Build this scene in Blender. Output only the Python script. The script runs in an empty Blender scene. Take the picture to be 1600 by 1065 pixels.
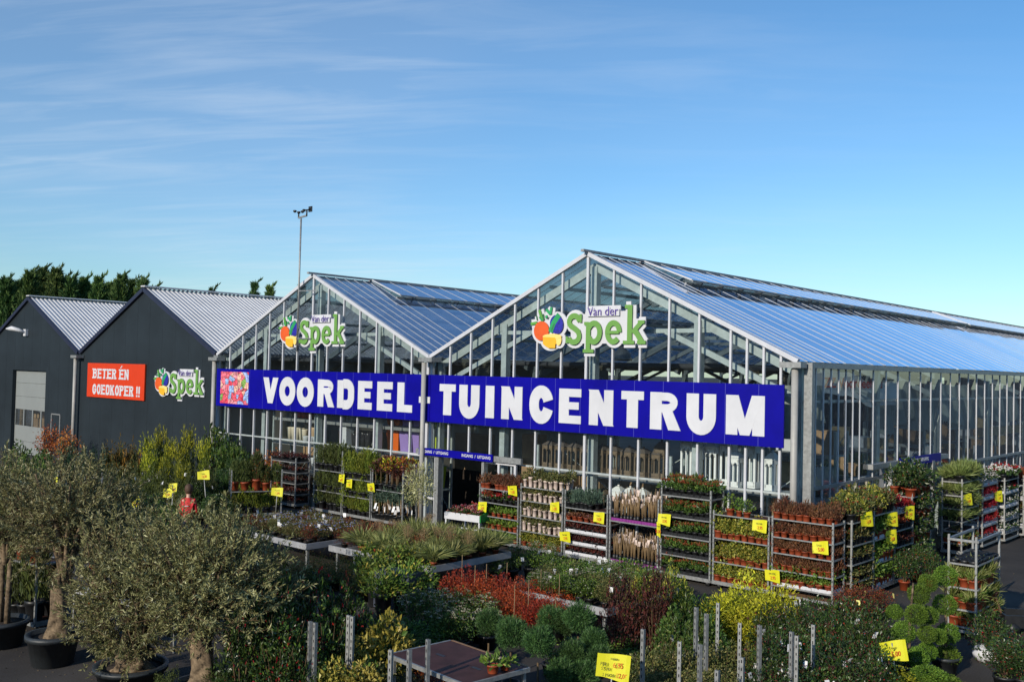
import bpy, math, random
import numpy as np
from mathutils import Vector, Matrix, noise as mnoise
R = math.radians
rnd = random.Random(7)
NR = np.random.RandomState(11)
sc = bpy.context.scene
C = sc.collection
# ------------------------------------------------------------------ camera
CAM = np.array([31.489, -19.256, 4.55]); YAW, PITCH, ROLL, FPX = -0.72909, 0.02997, 0.02255, 1517.5
_f = np.array([math.sin(YAW)*math.cos(PITCH), math.cos(YAW)*math.cos(PITCH), math.sin(PITCH)])
_r = np.array([math.cos(YAW), -math.sin(YAW), 0.0]); _u = np.cross(_r, _f)
_r2 = _r*math.cos(ROLL)+_u*math.sin(ROLL); _u2 = -_r*math.sin(ROLL)+_u*math.cos(ROLL)
cam_d = bpy.data.cameras.new("camera"); cam = bpy.data.objects.new("camera", cam_d); C.objects.link(cam)
cam.matrix_world = Matrix([[_r2[0], _u2[0], -_f[0], CAM[0]], [_r2[1], _u2[1], -_f[1], CAM[1]], [_r2[2], _u2[2], -_f[2], CAM[2]], [0, 0, 0, 1]])
cam_d.sensor_width = 36; cam_d.lens = 36*FPX/1600; cam_d.clip_end = 3000; cam_d.clip_start = .2
sc.camera = cam
def ray(px, py): return _f+_r2*(px-800)/FPX-_u2*(py-532.5)/FPX
def G(px, py, z=0.0):
    d = ray(px, py); t = (z-CAM[2])/d[2]; return CAM+d*t
def YP(px, py, y):
    d = ray(px, py); t = (y-CAM[1])/d[1]; return CAM+d*t
def DP(px, py, dist):
    return CAM+ray(px, py)*dist
# ------------------------------------------------------------------ world, sun, exposure
SUN_EL = R(21); SX, SY = 0.10, -0.995
sdir = Vector((SX*math.cos(SUN_EL), SY*math.cos(SUN_EL), math.sin(SUN_EL))).normalized()
w = bpy.data.worlds.new("World"); sc.world = w; w.use_nodes = True
nt = w.node_tree; N = nt.nodes; L = nt.links
bg = N["Background"]; bg.inputs[1].default_value = 0.15
sky = N.new("ShaderNodeTexSky"); sky.sky_type = 'NISHITA'; sky.sun_disc = False
sky.sun_elevation = SUN_EL; sky.sun_rotation = math.atan2(SX, SY)
sky.air_density = 1.0; sky.dust_density = 0.4; sky.ozone_density = 2.5; sky.altitude = 0
tc = N.new("ShaderNodeTexCoord"); sep = N.new("ShaderNodeSeparateXYZ"); L.new(tc.outputs["Generated"], sep.inputs[0])
zz = N.new("ShaderNodeMath"); zz.operation = 'ADD'; zz.inputs[1].default_value = 0.12; L.new(sep.outputs[2], zz.inputs[0])
cmb = N.new("ShaderNodeCombineXYZ")
for i in (0, 1):
    dv = N.new("ShaderNodeMath"); dv.operation = 'DIVIDE'; L.new(sep.outputs[i], dv.inputs[0]); L.new(zz.outputs[0], dv.inputs[1]); L.new(dv.outputs[0], cmb.inputs[i])
mr_ = N.new("ShaderNodeMapping"); mr_.inputs["Rotation"].default_value = (0, 0, R(-36)); L.new(cmb.outputs[0], mr_.inputs[0])
mp = N.new("ShaderNodeMapping"); mp.inputs["Scale"].default_value = (.75, 3.4, 1); mp.inputs["Location"].default_value = (2.9, 5.2, 0); L.new(mr_.outputs[0], mp.inputs[0])
n1 = N.new("ShaderNodeTexNoise"); n1.inputs["Scale"].default_value = 2.1; n1.inputs["Detail"].default_value = 8; n1.inputs["Roughness"].default_value = .58; n1.inputs["Distortion"].default_value = .5; L.new(mp.outputs[0], n1.inputs[0])
n2 = N.new("ShaderNodeTexNoise"); n2.inputs["Scale"].default_value = .55; n2.inputs["Detail"].default_value = 2; L.new(cmb.outputs[0], n2.inputs[0])
r1 = N.new("ShaderNodeMapRange"); r1.inputs[1].default_value = .44; r1.inputs[2].default_value = .80; L.new(n1.outputs[0], r1.inputs[0])
r2 = N.new("ShaderNodeMapRange"); r2.inputs[1].default_value = .32; r2.inputs[2].default_value = .60; L.new(n2.outputs[0], r2.inputs[0])
# cirrus lies over the western sky (towards -x)
dt = N.new("ShaderNodeVectorMath"); dt.operation = 'DOT_PRODUCT'; dt.inputs[1].default_value = (-.97, .26, 0); L.new(tc.outputs["Generated"], dt.inputs[0])
r3 = N.new("ShaderNodeMapRange"); r3.inputs[1].default_value = .45; r3.inputs[2].default_value = .90; r3.inputs[3].default_value = .10; L.new(dt.outputs["Value"], r3.inputs[0])
m1 = N.new("ShaderNodeMath"); m1.operation = 'MULTIPLY'; L.new(r1.outputs[0], m1.inputs[0]); L.new(r2.outputs[0], m1.inputs[1])
m2 = N.new("ShaderNodeMath"); m2.operation = 'MULTIPLY'; L.new(m1.outputs[0], m2.inputs[0]); L.new(r3.outputs[0], m2.inputs[1])
m3 = N.new("ShaderNodeMath"); m3.operation = 'MULTIPLY'; m3.operation = 'MULTIPLY_ADD'; m3.inputs[1].default_value = .27; m3.use_clamp = True; L.new(m2.outputs[0], m3.inputs[0])
vl = N.new("ShaderNodeMath"); vl.operation = 'MULTIPLY'; L.new(r2.outputs[0], vl.inputs[0]); L.new(r3.outputs[0], vl.inputs[1])
vl2 = N.new("ShaderNodeMath"); vl2.operation = 'MULTIPLY'; vl2.inputs[1].default_value = .13; L.new(vl.outputs[0], vl2.inputs[0]); L.new(vl2.outputs[0], m3.inputs[2])
hsv = N.new("ShaderNodeHueSaturation"); hsv.inputs["Saturation"].default_value = 1.12
gn = N.new("ShaderNodeMix"); gn.data_type = 'RGBA'; gn.blend_type = 'MULTIPLY'; gn.inputs["Factor"].default_value = 1; L.new(sky.outputs[0], gn.inputs["A"])
gr = N.new("ShaderNodeValToRGB"); ge = gr.color_ramp.elements; ge.new(.16); ge[0].position = 0; ge[0].color = (.70, .84, .92, 1); ge[1].color = (.80, .91, 1, 1); ge[2].position = .42; ge[2].color = (.74, .90, 1, 1)
L.new(sep.outputs[2], gr.inputs[0]); L.new(gr.outputs[0], gn.inputs["B"]); L.new(gn.outputs["Result"], hsv.inputs["Color"])
mx = N.new("ShaderNodeMix"); mx.data_type = 'RGBA'; L.new(m3.outputs[0], mx.inputs["Factor"]); L.new(hsv.outputs[0], mx.inputs["A"]); mx.inputs["B"].default_value = (5.2, 5.8, 6.4, 1)
L.new(mx.outputs["Result"], bg.inputs[0])
sl = bpy.data.lights.new("sun", 'SUN'); sl.energy = 4.4; sl.angle = R(.5); sl.color = (1, .90, .75)
so = bpy.data.objects.new("sun", sl); C.objects.link(so); so.rotation_euler = sdir.to_track_quat('Z', 'Y').to_euler(); so.location = (0, -30, 40)
sc.view_settings.view_transform = 'Standard'; sc.view_settings.look = 'None'; sc.view_settings.exposure = 0; sc.view_settings.gamma = 1
sc.cycles.max_bounces = 8; sc.cycles.transparent_max_bounces = 16; sc.cycles.glossy_bounces = 3; sc.cycles.diffuse_bounces = 3
sc.cycles.caustics_reflective = False; sc.cycles.caustics_refractive = False; sc.cycles.use_denoising = True

# ------------------------------------------------------------------ materials
MATS = {}
def mat(name, rgb, rough=.6, metal=0, var=.12, scale=6, spec=.5, bump=0):
    if name in MATS: return MATS[name]
    m = bpy.data.materials.new(name); m.use_nodes = True; n = m.node_tree.nodes; l = m.node_tree.links; b = n["Principled BSDF"]
    b.inputs["Roughness"].default_value = rough; b.inputs["Metallic"].default_value = metal; b.inputs["Specular IOR Level"].default_value = spec
    b.inputs["Base Color"].default_value = (*rgb, 1)
    if var:
        t = n.new("ShaderNodeTexCoord"); x = n.new("ShaderNodeTexNoise"); x.inputs["Scale"].default_value = scale; x.inputs["Detail"].default_value = 5; x.inputs["Roughness"].default_value = .65
        l.new(t.outputs["Object"], x.inputs["Vector"])
        r = n.new("ShaderNodeValToRGB"); r.color_ramp.elements[0].position = .3; r.color_ramp.elements[1].position = .72
        r.color_ramp.elements[0].color = (*[c*(1-var*1.3) for c in rgb], 1); r.color_ramp.elements[1].color = (*[min(1, c*(1+var)) for c in rgb], 1)
        l.new(x.outputs[0], r.inputs[0]); l.new(r.outputs[0], b.inputs["Base Color"])
        if bump:
            bp = n.new("ShaderNodeBump"); bp.inputs["Strength"].default_value = bump; l.new(x.outputs[0], bp.inputs["Height"]); l.new(bp.outputs[0], b.inputs["Normal"])
    MATS[name] = m; return m
def leafmat(name, cols, rough=.5, transl=.22, spec=.35):
    """cols: list of (pos, rgb); per-leaf attribute 'tone' picks the colour of each leaf"""
    if name in MATS: return MATS[name]
    m = bpy.data.materials.new(name); m.use_nodes = True; n = m.node_tree.nodes; l = m.node_tree.links; b = n["Principled BSDF"]; o = n["Material Output"]
    a = n.new("ShaderNodeAttribute"); a.attribute_name = "tone"
    r = n.new("ShaderNodeValToRGB"); e = r.color_ramp.elements
    while len(e) < len(cols): e.new(.5)
    for k, (p, c) in enumerate(cols): e[k].position = p; e[k].color = (*c, 1)
    l.new(a.outputs["Fac"], r.inputs[0])
    oi = n.new("ShaderNodeObjectInfo"); h = n.new("ShaderNodeHueSaturation"); l.new(r.outputs[0], h.inputs["Color"])
    mr = n.new("ShaderNodeMapRange"); mr.inputs[3].default_value = .78; mr.inputs[4].default_value = 1.2; l.new(oi.outputs["Random"], mr.inputs[0]); l.new(mr.outputs[0], h.inputs["Value"])
    mr2 = n.new("ShaderNodeMapRange"); mr2.inputs[3].default_value = .488; mr2.inputs[4].default_value = .51; l.new(oi.outputs["Random"], mr2.inputs[0]); l.new(mr2.outputs[0], h.inputs["Hue"])
    l.new(h.outputs[0], b.inputs["Base Color"]); b.inputs["Roughness"].default_value = rough; b.inputs["Specular IOR Level"].default_value = spec
    t = n.new("ShaderNodeBsdfTranslucent"); l.new(h.outputs[0], t.inputs[0]); mxs = n.new("ShaderNodeMixShader"); mxs.inputs[0].default_value = transl
    l.new(b.outputs[0], mxs.inputs[1]); l.new(t.outputs[0], mxs.inputs[2]); l.new(mxs.outputs[0], o.inputs[0])
    MATS[name] = m; return m
def glassmat(name, tint, ior, diff, diffcol, boost=0.0, rough=.02, gcol=(.95, .97, 1)):
    m = bpy.data.materials.new(name); m.use_nodes = True; n = m.node_tree.nodes; l = m.node_tree.links; n.remove(n["Principled BSDF"]); o = n["Material Output"]
    tr = n.new("ShaderNodeBsdfTransparent"); tr.inputs[0].default_value = (*tint, 1)
    gl = n.new("ShaderNodeBsdfGlossy"); gl.inputs["Roughness"].default_value = rough; gl.inputs[0].default_value = (*gcol, 1)
    df = n.new("ShaderNodeBsdfDiffuse"); df.inputs[0].default_value = (*diffcol, 1)
    fr = n.new("ShaderNodeFresnel"); gi = n.new("ShaderNodeNewGeometry"); im = n.new("ShaderNodeMapRange"); im.inputs[3].default_value = ior; im.inputs[4].default_value = 1/ior
    l.new(gi.outputs["Backfacing"], im.inputs[0]); l.new(im.outputs[0], fr.inputs[0])
    ad = n.new("ShaderNodeMath"); ad.operation = 'MULTIPLY_ADD'; ad.inputs[1].default_value = 1.4; ad.inputs[2].default_value = boost; ad.use_clamp = True; l.new(fr.outputs[0], ad.inputs[0])
    # uneven film: dirt, blue on the roof, haze added to lighten the side panes
    t = n.new("ShaderNodeTexCoord"); x = n.new("ShaderNodeTexNoise"); x.inputs["Scale"].default_value = 1.7; x.inputs["Detail"].default_value = 6; l.new(t.outputs["Object"], x.inputs[0])
    mr = n.new("ShaderNodeMapRange"); mr.inputs[1].default_value = .3; mr.inputs[2].default_value = .7; mr.inputs[3].default_value = diff*.55; mr.inputs[4].default_value = diff*1.4; l.new(x.outputs[0], mr.inputs[0])
    a = n.new("ShaderNodeMixShader"); l.new(mr.outputs[0], a.inputs[0]); l.new(tr.outputs[0], a.inputs[1]); l.new(df.outputs[0], a.inputs[2])
    b = n.new("ShaderNodeMixShader"); l.new(ad.outputs[0], b.inputs[0]); l.new(a.outputs[0], b.inputs[1]); l.new(gl.outputs[0], b.inputs[2]); l.new(b.outputs[0], o.inputs[0])
    MATS[name] = m; return m
GLASS = glassmat("front glass", (.86, .91, .91), 1.45, .008, (.5, .56, .58))
SGLASS = glassmat("side glass", (.80, .87, .87), 1.45, .05, (.5, .56, .58))
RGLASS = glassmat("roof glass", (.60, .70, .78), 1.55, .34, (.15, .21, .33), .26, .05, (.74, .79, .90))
GALV = mat("galvanised steel", (.30, .31, .31), .5, .45, .25, 14)
ALU = mat("white aluminium bars", (.55, .56, .60), .4, .1, .06, 5)
STEEL = mat("greenish interior steel", (.44, .49, .49), .5, .3, .15, 6)
PIPE = mat("grey downpipe", (.34, .335, .32), .5, 0, .10, 4)
DARKWALL = mat("charcoal cladding", (.016, .0235, .030), .6, 0, .22, .5, .25)
BLUE = mat("blue sign film", (.004, .0025, .25), .45, 0, .16, .9, .12)
WHITE = mat("white lettering", (.57, .58, .62), .5, 0, .07, 1.5)
RED = mat("red sign", (.60, .042, .006), .45, 0, .04, 4)
TERRA = mat("terracotta plastic", (.27, .052, .018), .5, 0, .16, 9)
BLACKP = mat("black plastic", (.014, .015, .017), .45, 0, .3, 9)
CHARP = mat("dark grey tub", (.035, .042, .048), .5, 0, .25, 3)
SOIL = mat("potting soil", (.03, .02, .013), .95, 0, .4, 40)
WHITEP = mat("white plastic", (.56, .57, .60), .45, 0, .05, 8)
PURP = mat("purple tray", (.20, .025, .20), .5, 0, .1, 9)
YELLOW = mat("yellow price card", (.62, .60, .012), .55, 0, .05, 9)
INK = mat("black felt pen", (.02, .02, .02), .6, 0, 0)
REDINK = mat("red felt pen", (.62, .05, .02), .6, 0, 0)
PLY = mat("brown coated plywood", (.070, .032, .030), .65, 0, .3, 4, .2)
WOOD = mat("dull timber", (.22, .13, .07), .7, 0, .25, 9)
BARK = mat("olive bark", (.17, .125, .08), .9, 0, .7, 11, .2, 1.0)
TWIG = mat("twig", (.13, .09, .05), .9, 0, .3, 20, .2)
CREAM = mat("cream ceramic", (.62, .54, .42), .5, 0, .08, 8)

# ------------------------------------------------------------------ mesh builder
class MB:
    def __init__(s): s.v = []; s.nv = 0; s.ls = []; s.lt = []; s.mi = []; s.tn = []; s.sm = []; s.mats = []
    def m(s, mt):
        if mt not in s.mats: s.mats.append(mt)
        return s.mats.index(mt)
    def add(s, V, F, mt, tone=None, smooth=False):
        V = np.asarray(V, float).reshape(-1, 3); k = s.m(mt)
        if isinstance(F, np.ndarray):
            s.ls.append((F+s.nv).ravel()); s.lt.append(np.full(len(F), F.shape[1])); nf = len(F)
        else:
            s.ls.append(np.array([i+s.nv for f in F for i in f])); s.lt.append(np.array([len(f) for f in F])); nf = len(F)
        s.mi.append(np.full(nf, k)); s.tn.append(np.full(nf, .5) if tone is None else np.asarray(tone, float)); s.sm.append(np.full(nf, smooth))
        s.v.append(V); s.nv += len(V)
    def box(s, lo, hi, mt):
        x0, y0, z0 = lo; x1, y1, z1 = hi
        s.add([(x0,y0,z0),(x1,y0,z0),(x1,y1,z0),(x0,y1,z0),(x0,y0,z1),(x1,y0,z1),(x1,y1,z1),(x0,y1,z1)], [(0,3,2,1),(4,5,6,7),(0,1,5,4),(1,2,6,5),(2,3,7,6),(3,0,4,7)], mt)
    def bar(s, a, b, wd, ht, mt, up=(0,0,1)):
        a = np.array(a, float); b = np.array(b, float); d = b-a; d /= np.linalg.norm(d)
        x = np.cross(np.array(up, float), d)
        if np.linalg.norm(x) < 1e-4: x = np.cross(np.array((0, 1., 0)), d)
        x /= np.linalg.norm(x); y = np.cross(d, x); x = x*wd/2; y = y*ht/2
        s.add([a-x-y, a+x-y, a+x+y, a-x+y, b-x-y, b+x-y, b+x+y, b-x+y], [(0,3,2,1),(4,5,6,7),(0,1,5,4),(1,2,6,5),(2,3,7,6),(3,0,4,7)], mt)
    def tube(s, pts, rad, mt, n=8, cap=True, tone=None):
        pts = [np.array(p, float) for p in pts]
        if not hasattr(rad, '__len__'): rad = [rad]*len(pts)
        V = []; F = []
        ref = np.array((.13, .97, .2))
        for i, p in enumerate(pts):
            d = pts[min(i+1, len(pts)-1)]-pts[max(i-1, 0)]; d /= (np.linalg.norm(d)+1e-9)
            x = np.cross(d, ref); x /= (np.linalg.norm(x)+1e-9); y = np.cross(d, x)
            for k in range(n):
                a = 2*math.pi*k/n; V.append(p+(x*math.cos(a)+y*math.sin(a))*rad[i])
        for i in range(len(pts)-1):
            for k in range(n): F.append((i*n+k, i*n+(k+1) % n, (i+1)*n+(k+1) % n, (i+1)*n+k))
        if cap: F.append(tuple(range(n-1, -1, -1))); F.append(tuple((len(pts)-1)*n+k for k in range(n)))
        s.add(V, F, mt, smooth=True, tone=None if tone is None else [tone]*len(F))
    def lathe(s, prof, mt, n=16, c=(0, 0, 0)):
        V = []; F = []
        for r, z in prof:
            for k in range(n): a = 2*math.pi*k/n; V.append((c[0]+r*math.cos(a), c[1]+r*math.sin(a), c[2]+z))
        for i in range(len(prof)-1):
            for k in range(n): F.append((i*n+k, i*n+(k+1) % n, (i+1)*n+(k+1) % n, (i+1)*n+k))
        F.append(tuple(range(n-1, -1, -1))); F.append(tuple((len(prof)-1)*n+k for k in range(n)))
        s.add(V, F, mt, smooth=True)
    def leaves(s, P, D, Ln, Wd, mt, tone=None, fold=.25):
        n = len(P)
        if n == 0: return
        D = D/(np.linalg.norm(D, axis=1)[:, None]+1e-9)
        Rn = NR.normal(size=(n, 3)); S = np.cross(D, Rn); S /= (np.linalg.norm(S, axis=1)[:, None]+1e-9); Nn = np.cross(S, D)
        Ln = np.broadcast_to(Ln, n)[:, None]; Wd = np.broadcast_to(Wd, n)[:, None]
        mid = P+D*Ln*.5+Nn*Wd*fold
        V = np.stack([P, mid+S*Wd*.5, P+D*Ln, mid-S*Wd*.5], 1).reshape(-1, 3)
        F = np.arange(4*n).reshape(n, 4)
        s.add(V, F, mt, tone=NR.rand(n) if tone is None else tone)
    def mesh(s, name):
        me = bpy.data.meshes.new(name); V = np.concatenate(s.v); ls = np.concatenate(s.ls); lt = np.concatenate(s.lt)
        me.vertices.add(len(V)); me.vertices.foreach_set("co", V.ravel().astype(np.float32))
        me.loops.add(len(ls)); me.loops.foreach_set("vertex_index", ls.astype(np.int32))
        me.polygons.add(len(lt)); me.polygons.foreach_set("loop_start", np.concatenate([[0], np.cumsum(lt)[:-1]]).astype(np.int32))
        me.polygons.foreach_set("material_index", np.concatenate(s.mi).astype(np.int32)); me.polygons.foreach_set("use_smooth", np.concatenate(s.sm))
        at = me.attributes.new("tone", 'FLOAT', 'FACE'); at.data.foreach_set("value", np.concatenate(s.tn).astype(np.float32))
        for m_ in s.mats: me.materials.append(m_)
        me.update(calc_edges=True); me.validate(); return me
    def build(s, name, parent=None, loc=None, rz=0):
        o = bpy.data.objects.new(name, s.mesh(name)); C.objects.link(o)
        if parent: o.parent = parent
        if loc is not None: o.location = loc
        o.rotation_euler = (0, 0, rz); return o
def tag(o, label, cat, group=None):
    o["label"] = label; o["category"] = cat; o["kind"] = "thing"
    if group: o["group"] = group
    return o
def empty(name, label, cat, loc=(0, 0, 0), rz=0, group=None):
    o = bpy.data.objects.new(name, None); C.objects.link(o); o.location = loc; o.rotation_euler = (0, 0, rz); o.empty_display_size = .1
    return tag(o, label, cat, group)
def inst(name, me, parent=None, loc=(0, 0, 0), rz=0, scale=(1, 1, 1)):
    o = bpy.data.objects.new(name, me); C.objects.link(o); o.location = loc; o.rotation_euler = (0, 0, rz); o.scale = scale
    if parent: o.parent = parent
    return o
def struct(o, kind="structure"): o["kind"] = kind; return o
def textmesh(name, s, mt, parent, size, loc, rot, bold=0.0, sx=1.0, ext=.002):
    cu = bpy.data.curves.new(name, 'FONT'); cu.body = s; cu.size = size; cu.offset = bold; cu.extrude = ext; cu.align_x = 'CENTER'; cu.align_y = 'CENTER'; cu.resolution_u = 3
    t = bpy.data.objects.new(name, cu); C.objects.link(t); dg = bpy.context.evaluated_depsgraph_get()
    me = bpy.data.meshes.new_from_object(t.evaluated_get(dg)); C.objects.unlink(t); bpy.data.objects.remove(t); bpy.data.curves.remove(cu)
    me.materials.clear(); me.materials.append(mt)
    o = bpy.data.objects.new(name, me); C.objects.link(o); o.parent = parent; o.location = loc; o.rotation_euler = rot; o.scale = (sx, 1, 1); return o
# ------------------------------------------------------------------ ground
W = 11.2; EV, RG = 4.87, 7.49; SLOPE = math.atan2(RG-EV, W/2)
gm = bpy.data.materials.new("asphalt"); gm.use_nodes = True; n = gm.node_tree.nodes; l = gm.node_tree.links; b = n["Principled BSDF"]; b.inputs["Roughness"].default_value = .9; b.inputs["Specular IOR Level"].default_value = .2
t = n.new("ShaderNodeTexCoord"); x1 = n.new("ShaderNodeTexNoise"); x1.inputs["Scale"].default_value = .5; x1.inputs["Detail"].default_value = 8; l.new(t.outputs["Object"], x1.inputs[0])
x2 = n.new("ShaderNodeTexNoise"); x2.inputs["Scale"].default_value = 40; x2.inputs["Detail"].default_value = 3; l.new(t.outputs["Object"], x2.inputs[0])
mxn = n.new("ShaderNodeMath"); mxn.operation = 'MULTIPLY_ADD'; mxn.inputs[1].default_value = .45; l.new(x2.outputs[0], mxn.inputs[0]); l.new(x1.outputs[0], mxn.inputs[2])
r = n.new("ShaderNodeValToRGB"); e = r.color_ramp.elements; e[0].position = .5; e[0].color = (.030, .027, .026, 1); e[1].position = .95; e[1].color = (.082, .075, .070, 1); l.new(mxn.outputs[0], r.inputs[0]); l.new(r.outputs[0], b.inputs["Base Color"])
bp = n.new("ShaderNodeBump"); bp.inputs["Strength"].default_value = .3; bp.inputs["Distance"].default_value = .01; l.new(x2.outputs[0], bp.inputs["Height"]); l.new(bp.outputs[0], b.inputs["Normal"])
m = MB(); m.add([(-900, -600, 0), (900, -600, 0), (900, 1200, 0), (-900, 1200, 0)], [(0, 1, 2, 3)], gm); struct(m.build("ground"))
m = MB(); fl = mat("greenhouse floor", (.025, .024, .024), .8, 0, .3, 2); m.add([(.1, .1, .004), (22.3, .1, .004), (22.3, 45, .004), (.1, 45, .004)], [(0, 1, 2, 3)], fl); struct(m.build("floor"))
# scattered leaf litter and grit on the yard
m = MB(); lit = mat("litter", (.16, .12, .07), .9, 0, .4, 30)
P = np.stack([NR.uniform(12, 30, 2600), NR.uniform(-14, 6, 2600), np.full(2600, .006)], 1); P = P[~((P[:, 1] > -.3) & (P[:, 0] < 22.6))]
m.leaves(P, np.concatenate([NR.normal(size=(len(P), 2)), np.full((len(P), 1), .15)], 1), NR.uniform(.01, .05, len(P)), .015, lit); struct(m.build("leaf_litter"), "stuff")
# pale building whose roof the photographer stands by is not in view
# ------------------------------------------------------------------ sheds
corr = mat("grey corrugated sheet", (.60, .60, .61), .42, .15, .10, .8)
trim = mat("dark trim", (.02, .024, .05), .4, 0, .1, 3)
def shed(x0, label, ylen, beige=False):
    root = empty("storage_shed", label, "shed", (x0, 0, 0))
    m = MB()  # gable front, with door hole for the left shed
    if beige:
        m.add([(0, 0, 0), (W, 0, 0), (W, 0, EV), (W/2, 0, RG-.05), (0, 0, EV)], [(0, 1, 2, 3, 4)], DARKWALL)
    else:
        a, c, h = 3.95, 7.75, 4.02
        m.add([(0, 0, 0), (a, 0, 0), (a, 0, h), (c, 0, h), (c, 0, 0), (W, 0, 0), (W, 0, EV), (W/2, 0, RG-.05), (0, 0, EV), (a, .22, 0), (a, .22, h), (c, .22, h), (c, .22, 0)],
              [(0, 1, 2, 8), (3, 4, 5, 6), (8, 2, 3, 6, 7), (1, 9, 10, 2), (2, 10, 11, 3), (3, 11, 12, 4)], DARKWALL)
    # standing seams of the cladding
    for k in range(1, 11):
        xx = k*1.0+.1; top = EV+(RG-EV)*(1-abs(xx-W/2)/(W/2))-.16; lo = 0
        if not beige and 3.9 < xx < 7.8: lo = 4.04
        m.box((xx-.005, -.003, lo), (xx+.005, 0, top), DARKWALL)
    m.build("front_wall", root)
    if beige:
        m = MB(); m.box((W-.12, .05, 0), (W-.02, ylen, EV-.1), mat("beige sandwich panel", (.42, .39, .33), .6, 0, .06, 1)); m.build("side_wall", root)
    # corrugated roof slopes
    for sgn in (-1, 1):
        ys = []; y = -.08; prof = []
        while y < ylen:
            prof += [(y, 0), (y+.10, 0), (y+.125, .035), (y+.175, .035)]; y += .2
        prof = np.array(prof); k = len(prof)
        dx = sgn*W/2; ln = math.hypot(W/2, RG-EV); nz = np.array((sgn*(RG-EV)/ln, 0, (W/2)/ln))
        top = np.array([(W/2+nz[0]*(h+.03), yy, RG+nz[2]*(h+.03)) for yy, h in prof]); bot = top+np.array((dx*.985, 0, -(RG-EV)*.985))
        F = np.array([(i, i+1, k+i+1, k+i) for i in range(k-1)]); mm = MB(); mm.add(np.concatenate([top, bot]), F, corr); mm.build("roof_slope", root)
    mm = MB()
    for yy in np.arange(-.1, ylen, 3.0):
        mm.bar((W/2, yy, RG+.10), (W/2, min(yy+2.99, ylen), RG+.10), .34, .05, corr)
    mm.build("ridge_cap", root)
    mm = MB()
    for sgn in (-1, 1):
        mm.bar((W/2, -.06, RG-.02), (W/2+sgn*W/2*.985, -.06, EV+.02), .10, .16, trim, (0, 0, 1))
    mm.build("verge_trim", root)
    pxx = float(YP(333.5 if beige else 116, 620, -.22)[0])-x0
    mm = MB(); mm.tube([(pxx, -.22, 0), (pxx, -.22, EV-.2)], .08, PIPE, 12); mm.box((pxx-.2, -.36, EV-.22), (pxx+.36, -.02, EV-.10), GALV); mm.build("downpipe", root)
    return root
s1 = shed(-22.4, "charcoal shed with pale overhead door and wall lamp", 26)
s2 = shed(-11.2, "charcoal shed carrying the red sign, beside the glasshouse", 24, True)
# sectional door of the first shed
m = MB(); dm = mat("pale door panel", (.22, .24, .24), .5, 0, .05, 1)
zs = [0, .6, 1.35, 2.12, 2.75, 3.4, 4.02]
for a, c in zip(zs[:-1], zs[1:]):
    if a == 1.35: continue
    m.box((3.97, .17, a+.006), (7.73, .205, c-.006), dm)
d = m.build("overhead_door", s1)
m = MB(); wd = [3.97, 5.0, 6.0, 6.95, 7.73]
for a in wd: m = MB(); m.box((max(a-.05, 3.97), .168, 1.352), (min(a+.05, 7.73), .207, 2.118), dm); m.build("window_mullion", d)
m = MB(); m.add([(4, .19, 1.36), (7.7, .19, 1.36), (7.7, .19, 2.11), (4, .19, 2.11)], [(0, 1, 2, 3)], SGLASS); m.build("window_pane", d)
m = MB(); m.box((4.2, .9, 0), (7.5, 1.4, 1.7), WOOD); m.box((4.6, .8, 1.7), (5.2, 1.3, 1.95), mat("cardboard", (.32, .20, .11), .8, 0, .15, 5)); m.box((6, .8, 1.7), (6.6, 1.3, 1.9), WOOD); tag(m.build("stacked_goods", None, (-22.4, 0, 0)), "brown goods stacked behind the overhead door window", "goods")
m = MB()
for a, c in (((8.61, -.03, 0), (8.61, -.03, 2.08)), ((9.5, -.03, 0), (9.5, -.03, 2.08)), ((8.6, -.03, 2.08), (9.51, -.03, 2.08))): m.bar(a, c, .07, .05, GALV)
m.box((8.65, -.02, 0), (9.47, -.013, 2.05), DARKWALL); m.build("side_door", s1)
m = MB(); m.box((5.35, -.14, 5.66), (5.62, -.013, 5.98), WHITEP); lamp = m.build("wall_lamp", None, (-22.4, 0, 0)); tag(lamp, "pale curved floodlight on the charcoal gable above the door", "lamp")
m = MB(); m.tube([(5.52, -.14, 5.84), (5.38, -.35, 5.93), (5.15, -.6, 6.0), (4.9, -.75, 5.98)], [.05, .09, .12, .03], WHITEP, 10); m.build("lamp_head", lamp)

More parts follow.
